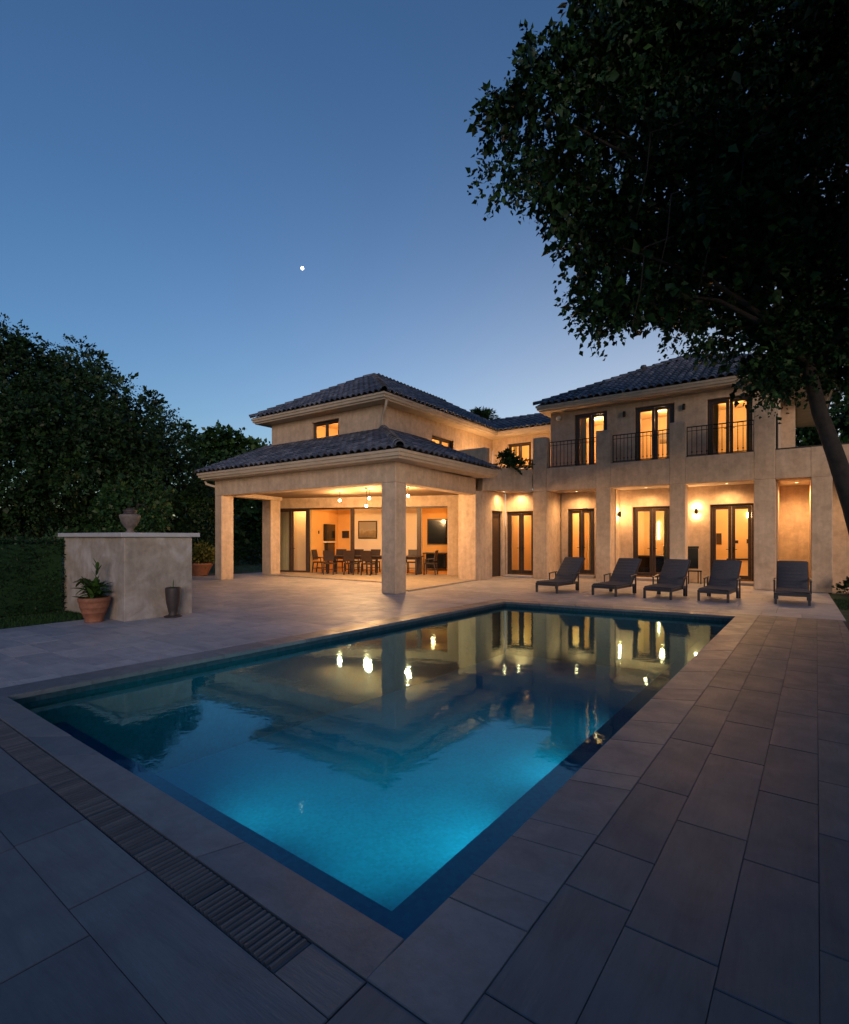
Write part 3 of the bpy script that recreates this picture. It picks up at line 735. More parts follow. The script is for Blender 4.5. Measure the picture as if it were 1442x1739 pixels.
# railings
def railing(p, q, z0, z1, n):
    p, q = Vector((*p, 0)), Vector((*q, 0)); t_ = (q-p).normalized(); L = (q-p).length
    m_ = MB(); m_.bar(p+Vector((0, 0, z1)), q+Vector((0, 0, z1)), .045, .03); m_.bar(p+Vector((0, 0, z0+.05)), q+Vector((0, 0, z0+.05)), .03, .025)
    m_.bar(p+Vector((0, 0, z1-.13)), q+Vector((0, 0, z1-.13)), .02, .02)
    o = m_.build('railing', M['iron'], villa); first = None
    for k in range(n+1):
        c = p+t_*(L*k/n)
        end = k in (0, n); r_ = .018 if end else .009
        if first is None or end or k == 1:
            b_ = MB(); b_.bar((0, 0, z0 if end else z0+.05), (0, 0, z1), r_*2)
            if not end:
                b_.lathe([(.008, 0), (.022, .02), (.022, .045), (.008, .07)], 8, (0, 0, z0+.12)); b_.lathe([(.008, 0), (.018, .015), (.008, .03)], 8, (0, 0, z1-.25))
            b_.place((c.x, c.y, 0)); bo = b_.build('baluster', M['iron'], o)
            if k == 1: first = (bo, c.copy())
            if k == 0: first = None
        else:
            bo = first[0].copy(); COL.objects.link(bo); bo.location = (c.x-first[1].x, c.y-first[1].y, 0)
    return o
for k, n in zip(range(3), (13, 15, 13)):
    railing((XP[k][1]+.01, AY+.3), (XP[k+1][0]-.01, AY+.3), BZ1+.035, 5.24, n)
railing((-.37, AY+.4), (-.37, 20.28), BZ1+.035, 5.24, 9)
# -------------------------------------------------- rooms behind the glass
def lit_room(x0, x1, y0, y1, z0, z1, watt, mat=None, n=1):
    room(x0, x1, y0, y1, z0, z1, mat)
    point(((x0+x1)/2, y0+(y1-y0)*.5, z1-.35), watt, .12)
    d_ = MB()
    d_.lathe([(0, -.012), (.06, -.012), (.075, 0)], 16, ((x0+x1)/2-.25, y0+(y1-y0)*.55, z1)); 
    return tag(setorigin(d_.build('ceiling_light', M['disc']), ((x0+x1)/2-.25, y0+(y1-y0)*.55, z1)), '', 'ceiling light', 'small round lights in the ceilings')
RW = 30
LIT = []
LIT.append((lit_room(-9.42, -8.25, 19.33, 21.8, .1, 3.2, RW*.7), 'small round ceiling light inside the glazed entry room left of the first arcade pillar'))
LIT.append((lit_room(-7.55, -6.0, 20.66, 23.4, .1, 3.2, RW), 'small round ceiling light inside the room behind the first arcade door'))
LIT.append((lit_room(-5.2, -3.1, 20.66, 23.8, .1, 3.2, RW*1.3), 'small round ceiling light inside the room with the dark desk'))
LIT.append((lit_room(-2.6, -.5, 20.66, 23.6, .1, 3.2, RW*1.4), 'small round ceiling light inside the rightmost ground floor room'))
LIT.append((lit_room(-7.7, -5.4, 20.62, 23.4, 4.22, 6.6, RW*1.25), 'small round ceiling light behind the leftmost balcony door'))
LIT.append((lit_room(-5.2, -2.9, 20.62, 23.4, 4.22, 6.6, RW*1.25), 'small round ceiling light behind the middle balcony door'))
LIT.append((lit_room(-2.8, -.65, 20.62, 23.4, 4.22, 6.6, RW*.95), 'small round ceiling light behind the rightmost balcony door'))
LIT.append((lit_room(-17.0, -13.2, 14.75, 18.0, 4.4, 6.5, RW*1.6), 'small round ceiling light behind the small front window of the upper storey'))
LIT.append((lit_room(-11.9, -9.0, 23.22, 25.5, 4.25, 6.5, RW*1.3), 'small round ceiling light behind the window above the terrace plants'))
for o_, l_ in LIT: o_['label'] = l_
rm = MB(); rm.box(-15.5, -12.4, 18.2, 18.3, 4.4, 6.5); rm.box(-15.5, -12.4, 20.3, 20.4, 4.4, 6.5); rm.box(-15.6, -15.5, 18.2, 20.4, 4.4, 6.5); rm.box(-15.5, -12.4, 18.2, 20.4, 4.3, 4.4); rm.box(-15.5, -12.4, 18.2, 20.4, 6.5, 6.6); 
rm = MB()
rm.box(-15.5, -12.385, 17.2, 17.3, 4.4, 6.5); rm.box(-15.5, -12.385, 20.3, 20.4, 4.4, 6.5); rm.box(-15.6, -15.5, 17.3, 20.3, 4.4, 6.5); rm.box(-15.5, -12.385, 17.3, 20.3, 4.3, 4.4); rm.box(-15.5, -12.385, 17.3, 20.3, 6.5, 6.58)
rm.build('room_shell', M['plaster'], villa); point((-14, 18.9, 6.1), RW*1.0, .12)
# porch room, in the frame of the slanted rear wall
def PB(name, boxes, mat, parent=None, bevel=0):
    mb = MB()
    for b_ in boxes: mb.box(*b_)
    mb.place((PA[0], PA[1], 0), PANG); return mb.build(name, mat, parent or villa, bevel=bevel)
PB('room_shell', [(1.62, 1.75, .3, 3.1, .05, 3.1), (8.2, 8.3, .3, 3.1, .05, 3.1), (1.62, 8.3, 3.1, 3.2, .05, 3.1), (1.62, 8.3, .3, 3.2, 3.1, 3.2), (-.1, 8.3, .0, 3.2, -.02, .045)], M['plaster_orange'])
PB('room_panel', [(2.62, 6.05, 3.0, 3.098, .05, 3.09)], M['plaster_pale'])
PB('room_shell', [(-.1, .0, .3, 1.4, .05, 3.1), (0, 1.6, 1.4, 1.5, .05, 3.1), (0, 1.6, .3, 1.4, 3.1, 3.2)], M['plaster_pale'])
PB('end_wall', [(-.32, -.12, .302, 3.3, 0, 3.9)], ST)
# folding doors parked at the left
fd = MB()
for a, b_ in ((.0, .06), (.8, .88), (1.6, 1.72)): fd.box(a, b_, .08, .18, .056, 2.8)
for a, b_ in ((.06, .8), (.88, 1.6)):
    fd.box(a, b_, .1, .16, .056, .13); fd.box(a, b_, .1, .16, 2.72, 2.8)
    fd.box(a, a+.06, .1, .16, .13, 2.72); fd.box(b_-.06, b_, .1, .16, .13, 2.72)
fd.box(-.03, 7.88, .06, .2, 2.8, 2.858)
fd.box(3.63, 3.78, .1, .2, .056, 2.8); fd.box(6.57, 6.74, .1, .2, .056, 2.8)
fd.place((PA[0], PA[1], 0), PANG); fo = fd.build('folding_door', M['wood'], villa, bevel=.006)
for a, b_ in ((.12, .74), (.94, 1.54)):
    g_ = MB(); g_.add([(a-.005, .13, .125), (b_+.005, .13, .125), (b_+.005, .13, 2.725), (a-.005, .13, 2.725)], [(0, 1, 2, 3)]); g_.place((PA[0], PA[1], 0), PANG); g_.build('glass_pane', M['glass'], fo)
hm = MB(); hm.bar((.9, .05, 1.1), (1.05, .05, 1.1), .02); hm.bar((.9, .05, 1.1), (.9, .1, 1.1), .02); hm.place((PA[0], PA[1], 0), PANG); hm.build('handle', M['iron'], fo)
cu = MB(); nf = 46
pts = [(.04+.66*i/nf, .45+.035*math.sin(i*1.25)) for i in range(nf+1)]
cu.add([(u_, v_, z_) for z_ in (.06, 2.95) for u_, v_ in pts], [(i, i+1, nf+2+i, nf+1+i) for i in range(nf)]); cu.place((PA[0], PA[1], 0), PANG)
tag(setorigin(cu.build('curtain', M['curtain'], smooth=True), pw(.36, .45, .06)), 'cream curtain hanging behind the folded glass door at the left of the porch', 'curtain')
# ================================================================ THINGS ON AND IN THE VILLA
def small(name, mb, mat, label, cat, org, group=None, smooth=False, bevel=0):
    o = mb.build(name, mat, smooth=smooth, bevel=bevel); setorigin(o, org); return tag(o, label, cat, group)
# things on the walls of the porch room
def onwall(name, u0, u1, v, z0, z1, label, cat, fmat, imat, fr_=.05):
    r = thing(name, label, cat, pw((u0+u1)/2, v, z0), PANG)
    w_, h_ = u1-u0, z1-z0
    mb = MB(); mb.box(-w_/2, w_/2, -.05, 0, 0, fr_); mb.box(-w_/2, w_/2, -.05, 0, h_-fr_, h_); mb.box(-w_/2, -w_/2+fr_, -.05, 0, fr_, h_-fr_); mb.box(w_/2-fr_, w_/2, -.05, 0, fr_, h_-fr_)
    mb.build('frame', fmat, r, bevel=.005)
    MB().box(-w_/2+fr_, w_/2-fr_, -.03, -.005, fr_, h_-fr_).build('picture' if cat == 'picture' else 'screen', imat, r)
    return r
m, t, b = nt('faded_landscape_picture'); v = coords(t, (2, 2, 2)); gz = N(t, 'ShaderNodeTexCoord'); sx = N(t, 'ShaderNodeSeparateXYZ'); t.links.new(gz.outputs['Generated'], sx.inputs[0])
ad = N(t, 'ShaderNodeMath', operation='MULTIPLY_ADD'); t.links.new(noise(t, v, 2.2, 4), ad.inputs[0]); ad.inputs[1].default_value = .9; t.links.new(sx.outputs[2], ad.inputs[2])
t.links.new(ramp(t, ad.outputs[0], [(.3, (.16, .12, .06)), (.75, (.3, .21, .09)), (.95, (.42, .36, .24)), (1, (.34, .3, .22))]), b.inputs['Base Color']); b.inputs['Roughness'].default_value = .6; M['picture'] = m
for u_, lb_ in ((2.9, 'round ceiling light inside the porch room above the left of the table'), (6.9, 'round ceiling light inside the porch room near the wide black screen')):
    q_ = pw(u_, 1.7, 3.095); d_ = MB().lathe([(0, -.012), (.06, -.012), (.075, 0)], 16, q_); o_ = d_.build('ceiling_light', M['disc']); setorigin(o_, q_); tag(o_, lb_, 'ceiling light', 'small round lights in the ceilings'); point((q_[0], q_[1], q_[2]-.3), 9, .1, (1, .5, .16))
cl_ = thing('added_terrace_lantern', 'unseen low lantern added on the upper terrace to light its walls', 'lantern', (-10.9, 20.9, 4.152)); MB().box(-.1, .1, -.1, .1, 0, .04).build('base', M['iron'], cl_); MB().lathe([(.0, .04), (.07, .05), (.07, .22), (0, .23)], 14).build('globe', M['sconceglow'], cl_, smooth=True); MB().prism([(-.1, -.1), (.1, -.1), (.1, .1), (-.1, .1)], .25, .3, taper=[(-.02, -.02), (.02, -.02), (.02, .02), (-.02, .02)]).build('cap', M['iron'], cl_)
point((-10.75, 20.7, 4.75), 75, .08)  # light of the added lantern, hidden from view, warming the upper walls
onwall('wall_picture', 2.88, 3.84, 2.998, 1.52, 2.38, 'dark framed faded landscape picture above the dining table', 'picture', M['wood'], M['picture'])
onwall('wall_picture', 2.0, 2.36, 3.098, 1.55, 1.9, 'small dark square picture between the room corner and the pale panel', 'picture', M['wood'], M['chairwood'], .03)
onwall('wall_screen', 6.3, 7.55, 3.098, 1.25, 2.45, 'wide black framed screen on the orange wall right of the porch pillar', 'screen', M['wood'], M['black'], .04)
# tall dark cabinets on the left wall of that room (two dark boxes with a pale shelf between)
tv = thing('wall_cabinet', 'tall black wall cabinet with a pale shelf left of the dining table', 'cabinet', pw(1.75, 1.9, .6), PANG)
MB().box(.002, .16, -.45, .55, .82, 1.6).build('upper_door', M['black'], tv, bevel=.01); MB().box(.002, .2, -.5, .6, .74, .8).build('shelf', M['plaster_pale'], tv); MB().box(.002, .16, -.35, .5, -.1, .72).build('lower_door', M['black'], tv, bevel=.01)
sw = MB().box(-.01, .012, -.04, .04, 0, .14); sw.place(pw(1.76, .95, 1.75), PANG); small('wall_switch', sw, M['iron'], 'small dark switch plate left of the black wall cabinet', 'switch', pw(1.76, .95, 1.75))
# sideboard
sb = thing('sideboard', 'low dark sideboard with open sides under the wide black screen', 'sideboard', pw(6.85, 2.7, .047), PANG)
MB().box(-.62, .62, -.28, .28, .78, .83).build('top', M['chairwood'], sb, bevel=.006); MB().box(-.45, .45, -.24, .24, .12, .775).build('body', M['black'], sb, bevel=.01)
for x_ in (-.58, .54):
    for y_ in (-.26, .22): MB().box(x_, x_+.04, y_, y_+.04, 0, .78).build('leg', M['chairwood'], sb)
# dining table
tb = thing('dining_table', 'long dark wooden dining table laid out behind the porch pillar', 'table', pw(4.65, .25, .05), PANG)
m_ = MB(); m_.box(-2.1, 2.1, -.48, .48, .71, .75); m_.build('tabletop', M['chairwood'], tb, bevel=.008)
for x_ in (-1.95, 0, 1.95):
    for y_ in (-.36, .36): MB().box(x_-.04, x_+.04, y_-.04, y_+.04, 0, .71).build('leg', M['chairwood'], tb, bevel=.006)
MB().box(-2.0, 2.0, -.38, .38, .62, .7).build('apron', M['chairwood'], tb)
def make_chair():
    r = thing('dining_chair', '', 'chair')
    MB().box(-.24, .24, -.24, .22, .43, .48).build('seat', M['chairwood'], r, bevel=.012)
    m_ = MB(); pts = [(-.235, .16, .5), (-.235, .19, .7), (-.235, .25, 1.0)]
    for i in range(2):
        (a, y0, z0), (_, y1, z1) = pts[i], pts[i+1]
        m_.hexa([(-.23, y0, z0+.06), (.23, y0, z0+.06), (.23, y0+.035, z0+.06), (-.23, y0+.035, z0+.06)], [(-.235, y1, z1), (.235, y1, z1), (.235, y1+.035, z1), (-.235, y1+.035, z1)]) if i else m_.hexa([(-.23, .17, .56), (.23, .17, .56), (.23, .205, .56), (-.23, .205, .56)], [(-.23, .19, .76), (.23, .19, .76), (.23, .225, .76), (-.23, .225, .76)])
    m_.build('backrest', M['chairwood'], r)
    for x_ in (-.21, .21):
        for y_, yy in ((-.21, -.23), (.19, .25)):
            MB().bar((x_, yy, 0), (x_, y_, .44), .04).build('leg', M['chairwood'], r)
    MB().bar((-.21, -.22, .2), (-.21, .22, .2), .025).bar((.21, -.22, .2), (.21, .22, .2), .025).bar((-.21, 0, .2), (.21, 0, .2), .025).build('stretcher', M['chairwood'], r)
    for x_ in (-1, 1):
        MB().bar((x_*.24, .2, .66), (x_*.25, -.16, .64), .035).bar((x_*.25, -.16, .65), (x_*.235, -.18, .44), .03).build('armrest', M['chairwood'], r)
    return r
ch0 = make_chair(); GCH = 'dining chairs around the long table'
spots = [(2.15, .2, 90, 'dark dining chair at the left end of the table, beside the folded glass door'),
 (3.05, -.68, 186, 'wide dark dining chair seen from behind, nearest the left end of the table'),
 (3.55, 1.02, 0, 'dark dining chair across the table, below the small square picture'),
 (4.35, .98, -6, 'dark dining chair across the table, below the framed landscape'),
 (4.75, -.7, 170, 'dark dining chair on the porch side of the table, just left of the pillar'),
 (3.95, -.62, 178, 'dark dining chair on the porch side of the table, second from its left end'),
 (2.75, .98, 4, 'dark dining chair across the table at its left corner'),
 (5.2, 1.0, 5, 'dark dining chair across the table, partly hidden behind the left edge of the pillar'),
 (6.15, 1.02, 8, 'dark dining chair across the table, against the dark upright right of the pillar'),
 (6.05, -.7, 186, 'dark dining chair on the porch side of the table, right behind the pillar'),
 (7.15, .15, -90, 'dark dining chair at the right end of the table, in front of the sideboard')]
for i, (u_, v_, a_, lb_) in enumerate(spots):
    c_o = ch0 if i == 0 else copy_tree(ch0)
    # chair faces -y in its own frame: rotate so that it looks at the table
    c_o.location = pw(u_, v_, .05); c_o.rotation_euler = (0, 0, PANG+rad({90: 90, -90: -90}.get(a_, a_ if abs(a_) < 90 else a_)))
    c_o['label'] = lb_; c_o['category'] = 'chair'; c_o['group'] = GCH
# pendants over the porch
def pendant(loc, ztop, label, n=1):
    x, y, z = loc
    r = thing('pendant_lamp', label, 'lamp', (x, y, ztop), group='pendant lamps under the porch ceiling')
    MB().tube([(0, 0, 0), (0, 0, z-ztop+.07)], .006, 6).build('cord', M['iron'], r)
    MB().lathe([(0, 0), (.05, 0), (.05, -.02), (0, -.02)], 14).build('ceiling_rose', M['iron'], r, smooth=True)
    k = z-ztop
    MB().lathe([(0, k+.075), (.02, k+.07), (.022, k+.04)], 12).build('socket', M['iron'], r)
    MB().lathe([(0, k+.05), (.03, k+.035), (.045, k), (.032, k-.035), (0, k-.048)], 16).build('bulb', M['bulb'], r, smooth=True)
    point((x, y, z-.12), 78, .06)
pendant((-14.1, 14.3, 3.0), 3.3, 'leftmost bare bulb pendant, high under the porch ceiling')
pendant((-12.05, 13.52, 2.68), 3.3, 'lowest and brightest bare bulb pendant, left of the corner pillar')
pendant((-12.6, 14.3, 3.02), 3.3, 'bare bulb pendant just above and right of the lowest bulb')
pendant((-10.75, 14.2, 3.02), 3.3, 'bare bulb pendant at the right edge of the corner pillar')
# recessed downlights
def downlight(x, y, z, label, watt=16, ang=140):
    mb = MB(); mb.lathe([(0, -.004), (.045, -.004)], 18, (x, y, z)); mb2 = MB(); mb2.lathe([(.045, -.003), (.05, -.009), (.068, -.009), (.072, 0)], 18, (x, y, z))
    r = thing('downlight', label, 'light', (x, y, z), group='downlights in the arcade ceiling', world=True)
    mb.build('lens', M['disc'], r); mb2.build('rim', M['white'], r, smooth=True)
    if watt: spot((x, y, z-.03), watt, 160, .9, .05)
AC = BZ0+.02
downlight(-9.15, 18.3, AC, 'recessed downlight nearest the dark side door of the entry', 44)
downlight(-8.75, 18.75, AC, 'recessed downlight above the glazed entry door', 40)
downlight(-6.8, 19.8, AC, 'recessed downlight above the first arcade door', 62)
downlight(-4.25, 19.74, AC, 'recessed downlight above the arcade door with the dark desk behind', 62)
downlight(-1.75, 19.78, AC, 'recessed downlight above the rightmost arcade door', 66)
downlight(.14, 20.7, AC, 'recessed downlight in the ceiling of the empty recess', 120)
downlight(2.1, 19.6, AC, 'recessed downlight behind the leaning tree trunk', 34)
# wall lamps
def wall_lamp(p, ang, label, lit=True, watt=9):
    r = thing('wall_lamp', label, 'wall lamp', p, ang, group='wall lamps on the stucco')
    MB().box(-.04, .04, -.015, 0, -.08, .08).build('back_plate', M['iron'], r, bevel=.006)
    MB().lathe([(.045, -.1), (.05, -.09), (.05, .09), (.045, .1), (.038, .09), (.038, -.09), (.045, -.1)], 16, (0, -.075, 0)).build('shade', M['iron'], r, smooth=True)
    MB().bar((0, -.03, 0), (0, -.012, 0), .03).build('arm', M['iron'], r)
    MB().lathe([(0, -.04), (.02, -.03), (.024, 0), (.02, .03), (0, .04)], 12, (0, -.075, 0)).build('bulb', M['sconceglow'] if lit else M['white'], r, smooth=True)
    if lit:
        q = Matrix.Rotation(ang, 3, 'Z') @ Vector((0, -.075, 0)); q = Vector(p)+q
        point((q.x, q.y, q.z+.13), watt, .03); point((q.x, q.y, q.z-.13), watt*.7, .03)
wall_lamp((-5.3, AY+1.2, 2.45), rad(90), 'lit wall lamp on the side wall beyond the second arcade pillar', watt=10)
wall_lamp((-2.72, BY, 2.5), 0, 'lit wall lamp on the back wall just right of the third arcade pillar', watt=15)
wall_lamp((-5.13, 20.3, 6.22), 0, 'unlit wall lamp between the left and middle balcony doors', False)
wall_lamp((-3.1, 20.3, 6.2), 0, 'unlit wall lamp between the middle and right balcony doors', False)
fl = thing('floodlight', 'round white floodlight under the eaves at the left corner of the right wing', 'floodlight', (-7.66, 20.3, 6.4))
MB().lathe([(0, 0), (.07, 0), (.07, .02), (0, .02)], 16).build('mount', M['white'], fl)
fh = MB(); fh.lathe([(0, .1), (.06, .09), (.1, .02), (.105, -.02), (.09, -.02), (.06, .0), (0, .01)], 18); fho = fh.build('lamp_head', M['white'], fl, smooth=True); fho.location = (0, -.13, -.02); fho.rotation_euler = (rad(-75), 0, rad(20))
fl.rotation_euler = (0, 0, 0)
fl.children[0].rotation_euler = (rad(90), 0, 0)
MB().bar((0, 0, 0), (0, -.1, -.01), .03).build('bracket', M['white'], fl)
q_ = pw(.8, .9, 2.9); point((q_[0], q_[1], q_[2]), 14, .1)
# curtains behind the glazed doors
for x0_, x1_, y_, z0_, z1_, lb_ in ((-6.98, -6.72, 20.75, 4.26, 6.4, 'pale curtain gathered behind the leftmost balcony door'), (-3.75, -3.5, 20.75, 4.26, 6.36, 'pale curtain gathered at the right of the middle balcony door'),
                                    (-2.3, -2.08, 20.75, 4.26, 6.3, 'pale curtain gathered at the left of the rightmost balcony door'), (-6.62, -6.34, 20.8, .13, 2.7, 'pale curtain at the right of the first arcade door'),
                                    (-3.85, -3.58, 20.8, .13, 2.7, 'pale curtain at the right of the third glazed door, beside the desk'), (-11.15, -10.95, 23.3, 4.3, 6.1, 'pale curtain behind the left of the terrace window')):
    nf = 28; cu = MB(); pts = [(x0_+(x1_-x0_)*i/nf, y_+.025*math.sin(i*1.35)) for i in range(nf+1)]
    cu.add([(u_, v_, z_) for z_ in (z0_, z1_) for u_, v_ in pts], [(i, i+1, nf+2+i, nf+1+i) for i in range(nf)])
    tag(setorigin(cu.build('curtain', M['curtain'], smooth=True), ((x0_+x1_)/2, y_, z0_)), lb_, 'curtain', 'pale curtains behind the glass')
# furniture behind the arcade doors
dk = thing('desk', 'big dark desk with a chair behind the third glazed door', 'desk', (-4.25, 21.9, .1))
MB().box(-.8, .8, -.4, .4, .72, .77).build('tabletop', M['chairwood'], dk); MB().box(-.76, .76, -.36, .3, 0, .715).build('body', M['black'], dk)
oc = thing('office_chair', 'black high backed chair standing behind the dark desk', 'chair', (-3.95, 22.55, .1))
MB().box(-.3, .3, -.25, .25, .42, .54).build('seat', M['black'], oc, bevel=.03); MB().box(-.3, .3, .2, .3, .5, 1.15).build('backrest', M['black'], oc, bevel=.04); MB().tube([(0, 0, 0), (0, 0, .42)], .04).build('leg', M['iron'], oc)
def art(x, y, z, w_, h_, label, ang=0, mat='chairwood'):
    mb = MB().box(-w_/2, w_/2, -.03, 0, 0, h_); mb.place((x, y, z), ang); return small('wall_picture', mb, M[mat], label, 'picture', (x, y, z))
art(-3.5, 23.798, 1.6, .35, .7, 'narrow dark picture on the back wall of the desk room')
art(-2.35, 23.598, 1.3, .18, .45, 'small dark narrow picture seen through the rightmost glazed door')
art(-1.75, 23.598, 1.35, .12, .12, 'tiny dark square picture, lower left of a pair behind the rightmost door')
art(-1.35, 23.598, 1.35, .13, .17, 'tiny dark picture, right of a pair behind the rightmost door')
art(-8.9, 21.798, 1.25, .14, .14, 'tiny red square picture behind the glazed entry door', mat='terra')
art(-6.6, 23.398, 1.4, .5, .4, 'dark picture on the back wall behind the first arcade door')
art(-4.2, 23.398, 5.5, .6, .45, 'picture on the back wall behind the middle balcony door', mat='picture')
tl = thing('light_tube', 'slim glowing vertical wall light in the desk room', 'light', (-4.6, 23.74, 1.5)); MB().tube([(0, 0, 0), (0, 0, .75)], .03, 10).build('tube', M['disc'], tl, smooth=True); MB().box(-.04, .04, .02, .058, 0, .75).build('bracket', M['white'], tl)
sp = thing('ceiling_panel', 'glowing square lamp panel high on the wall of the rightmost ground floor room', 'light', (-1.2, 23.59, 2.35)); MB().box(-.2, .2, -.03, 0, 0, .2).build('diffuser', M['disc'], sp); MB().box(-.22, .22, .001, .009, -.02, .22).build('frame', M['white'], sp)
sf = thing('cabinet', 'low pale cabinet seen through the rightmost glazed door', 'cabinet', (-1.4, 23.2, .1)); MB().box(-.6, .6, -.3, .3, .0, .62).build('body', M['plaster_pale'], sf, bevel=.01); MB().box(-.63, .63, -.33, .33, .622, .67).build('top', M['chairwood'], sf)
bw = MB(); bw.lathe([(0, 0), (.09, 0), (.16, .1), (.14, .11), (.08, .03), (0, .03)], 16, (-1.2, 23.2, .772)); small('bowl', bw, M['darkpot'], 'dark bowl on the pale cabinet behind the rightmost door', 'bowl', (-1.2, 23.2, .672), smooth=True)
bpy.context.view_layer.update()
bb = bpy.data.objects['bowl']; bb.location.z = .672; bb.data.transform(Matrix.Translation((0, 0, -.1)))
# dark figures beside the doors
sc_ = thing('side_chair', 'black high backed chair standing behind the third arcade pillar', 'chair', (-2.75, 19.85, 0), rad(20))
MB().box(-.22, .22, -.22, .22, .42, .46).build('seat', M['black'], sc_); mb = MB()
mb.box(-.2, .2, .19, .22, .5, 1.198)
mb.box(-.22, .22, .188, .222, 1.2, 1.28); mb.build('backrest', M['black'], sc_)
for x_ in (-.2, .18):
    for y_ in (-.2, .18): MB().box(x_, x_+.03, y_, y_+.03, 0, .42).build('leg', M['black'], sc_)
# ================================================================ LOUNGERS
def make_lounger():
    r = thing('sun_lounger', '', 'lounger')
    W2, LN = .35, 1.28
    m_ = MB()
    for x_ in (-W2, W2-.05): m_.box(x_, x_+.05, 0, LN, .2, .27)
    m_.box(-W2+.05, W2-.05, 0, .05, .2, .27); m_.box(-W2+.05, W2-.05, LN-.05, LN, .2, .27)
    for k in range(10): m_.box(-W2+.05, W2-.05, .1+k*.115, .17+k*.115, .24, .26)
    m_.build('frame', M['frame'], r, bevel=.006)
    for x_ in (-W2, W2-.055):
        for y_ in (.0, LN-.055):
            MB().prism([(x_, y_), (x_+.055, y_), (x_+.055, y_+.055), (x_, y_+.055)], 0, .202, taper=[(x_-.0, y_), (x_+.055, y_), (x_+.055, y_+.06), (x_, y_+.06)]).build('leg', M['frame'], r, bevel=.005)
    # seat cushion: quilted in cross channels, thin side edge
    def pad(p0, p1, n, w2, th, puff):
        """channelled pad between two points of the side view (y, z)"""
        (y0, z0), (y1, z1) = p0, p1; L = math.hypot(y1-y0, z1-z0); ty, tz = (y1-y0)/L, (z1-z0)/L; ny, nz = -tz, ty
        vs = []; rows = []; sub = 5
        for i in range(n*sub+1):
            a = i/(n*sub); q = (i % sub)/sub; h = th+puff*math.sin(math.pi*q)**.6 if q else th
            y, z = y0+ty*L*a, z0+tz*L*a; row = []
            for x_, hh in ((-w2, 0), (-w2, h*.6), (-w2+.025, h), (0, h+.004), (w2-.025, h), (w2, h*.6), (w2, 0)):
                row.append(len(vs)); vs.append((x_, y+ny*hh, z+nz*hh))
            rows.append(row)
        fs = []
        for a_, b_ in zip(rows, rows[1:]):
            for k in range(6): fs.append((a_[k], a_[k+1], b_[k+1], b_[k]))
            fs.append((a_[6], a_[0], b_[0], b_[6]))
        fs += [tuple(rows[0]), tuple(rows[-1][::-1])]
        return MB().add(vs, fs)
    pad((.02, .275), (1.06, .275), 8, .335, .03, .016).build('seat_cushion', M['fabric'], r, smooth=True)
    pad((1.07, .29), (1.78, .945), 8, .32, .035, .018).build('back_cushion', M['fabric'], r, smooth=True)
    m_ = MB()
    for x_ in (-.34, .30): m_.bar((x_+.02, 1.08, .26), (x_+.02, 1.81, .945), .035)
    for k in range(5): m_.bar((-.31, 1.13+k*.147, .31+k*.136), (.31, 1.13+k*.147, .31+k*.136), .025)
    m_.bar((-.3, 1.805, .938), (.3, 1.805, .938), .03); m_.build('back_frame', M['frame'], r)
    MB().bar((-.25, 1.5, .64), (-.25, 1.26, .24), .022).bar((.25, 1.5, .64), (.25, 1.26, .24), .022).build('back_prop', M['frame'], r)
    for s_ in (-1, 1):
        m_ = MB(); m_.bar((s_*.375, .86, .5), (s_*.375, 1.32, .53), .045, .025); m_.bar((s_*.375, .88, .21), (s_*.375, .88, .5), .03); m_.bar((s_*.375, 1.26, 0.0), (s_*.375, 1.26, .52), .035)
        m_.build('armrest', M['frame'], r, bevel=.004)
    return r
L0 = make_lounger()
LS = [(-5.74, 14.15, -7, 'grey sun lounger at the left end of the row, before the first arcade pillar'),
      (-4.16, 14.3, -8, 'grey sun lounger second from the left, before the second arcade pillar'),
      (-2.82, 14.35, -6, 'grey quilted sun lounger in the middle of the row of five'),
      (-1.58, 14.55, -5, 'grey quilted sun lounger with armrests in front of the rightmost glazed door'),
      (0.02, 14.95, 0, 'grey sun lounger facing the viewer before the lit empty recess at the right')]
for i, (x_, y_, a_, lb_) in enumerate(LS):
    o_ = L0 if i == 0 else copy_tree(L0)
    o_.location = (x_, y_, .001); o_.rotation_euler = (0, 0, rad(a_)); o_['label'] = lb_; o_['category'] = 'lounger'; o_['group'] = 'grey sun loungers in a row before the arcade'
# ================================================================ BLOCK, POTS, URN
BX0, BX1, BY0_, BY1_ = -13.05, -10.3, 4.72, 6.08
blk = thing('stone_plinth', 'big square travertine plinth with a grey cap at the left of the terrace', 'plinth', ((BX0+BX1)/2, (BY0_+BY1_)/2, 0), world=True)
MB().box(BX0, BX1, BY0_, BY1_, -.02, 1.6).build('body', M['block'], blk, bevel=.012, segs=2)
MB().box(BX0-.1, BX1+.08, BY0_-.09, BY1_+.13, 1.602, 1.685).build('cap_slab', M['cap'], blk, bevel=.008, segs=2)
def leafy(name, mat, parent, leaves, blade):
    mb = MB()
    for (p, d_, L, w_, droop) in leaves:
        p = Vector(p); d_ = Vector(d_).normalized(); side = d_.cross(Vector((0, 0, 1))); side = side.normalized() if side.length > .01 else Vector((1, 0, 0))
        n = 5; vs = []
        for i in range(n+1):
            a = i/n; c = p+d_*L*a+Vector((0, 0, -droop*L*a*a)); ww = w_*math.sin(math.pi*min(1, (a*.86+.14)))**.8 if a < 1 else .0
            vs += [c-side*ww, c+Vector((0, 0, -ww*.35)), c+side*ww]
        fs = []
        for i in range(n):
            for k in (0, 1): fs.append((i*3+k, i*3+k+1, i*3+k+4, i*3+k+3))
        mb.add(vs, fs)
    return mb.build(name, mat, parent)
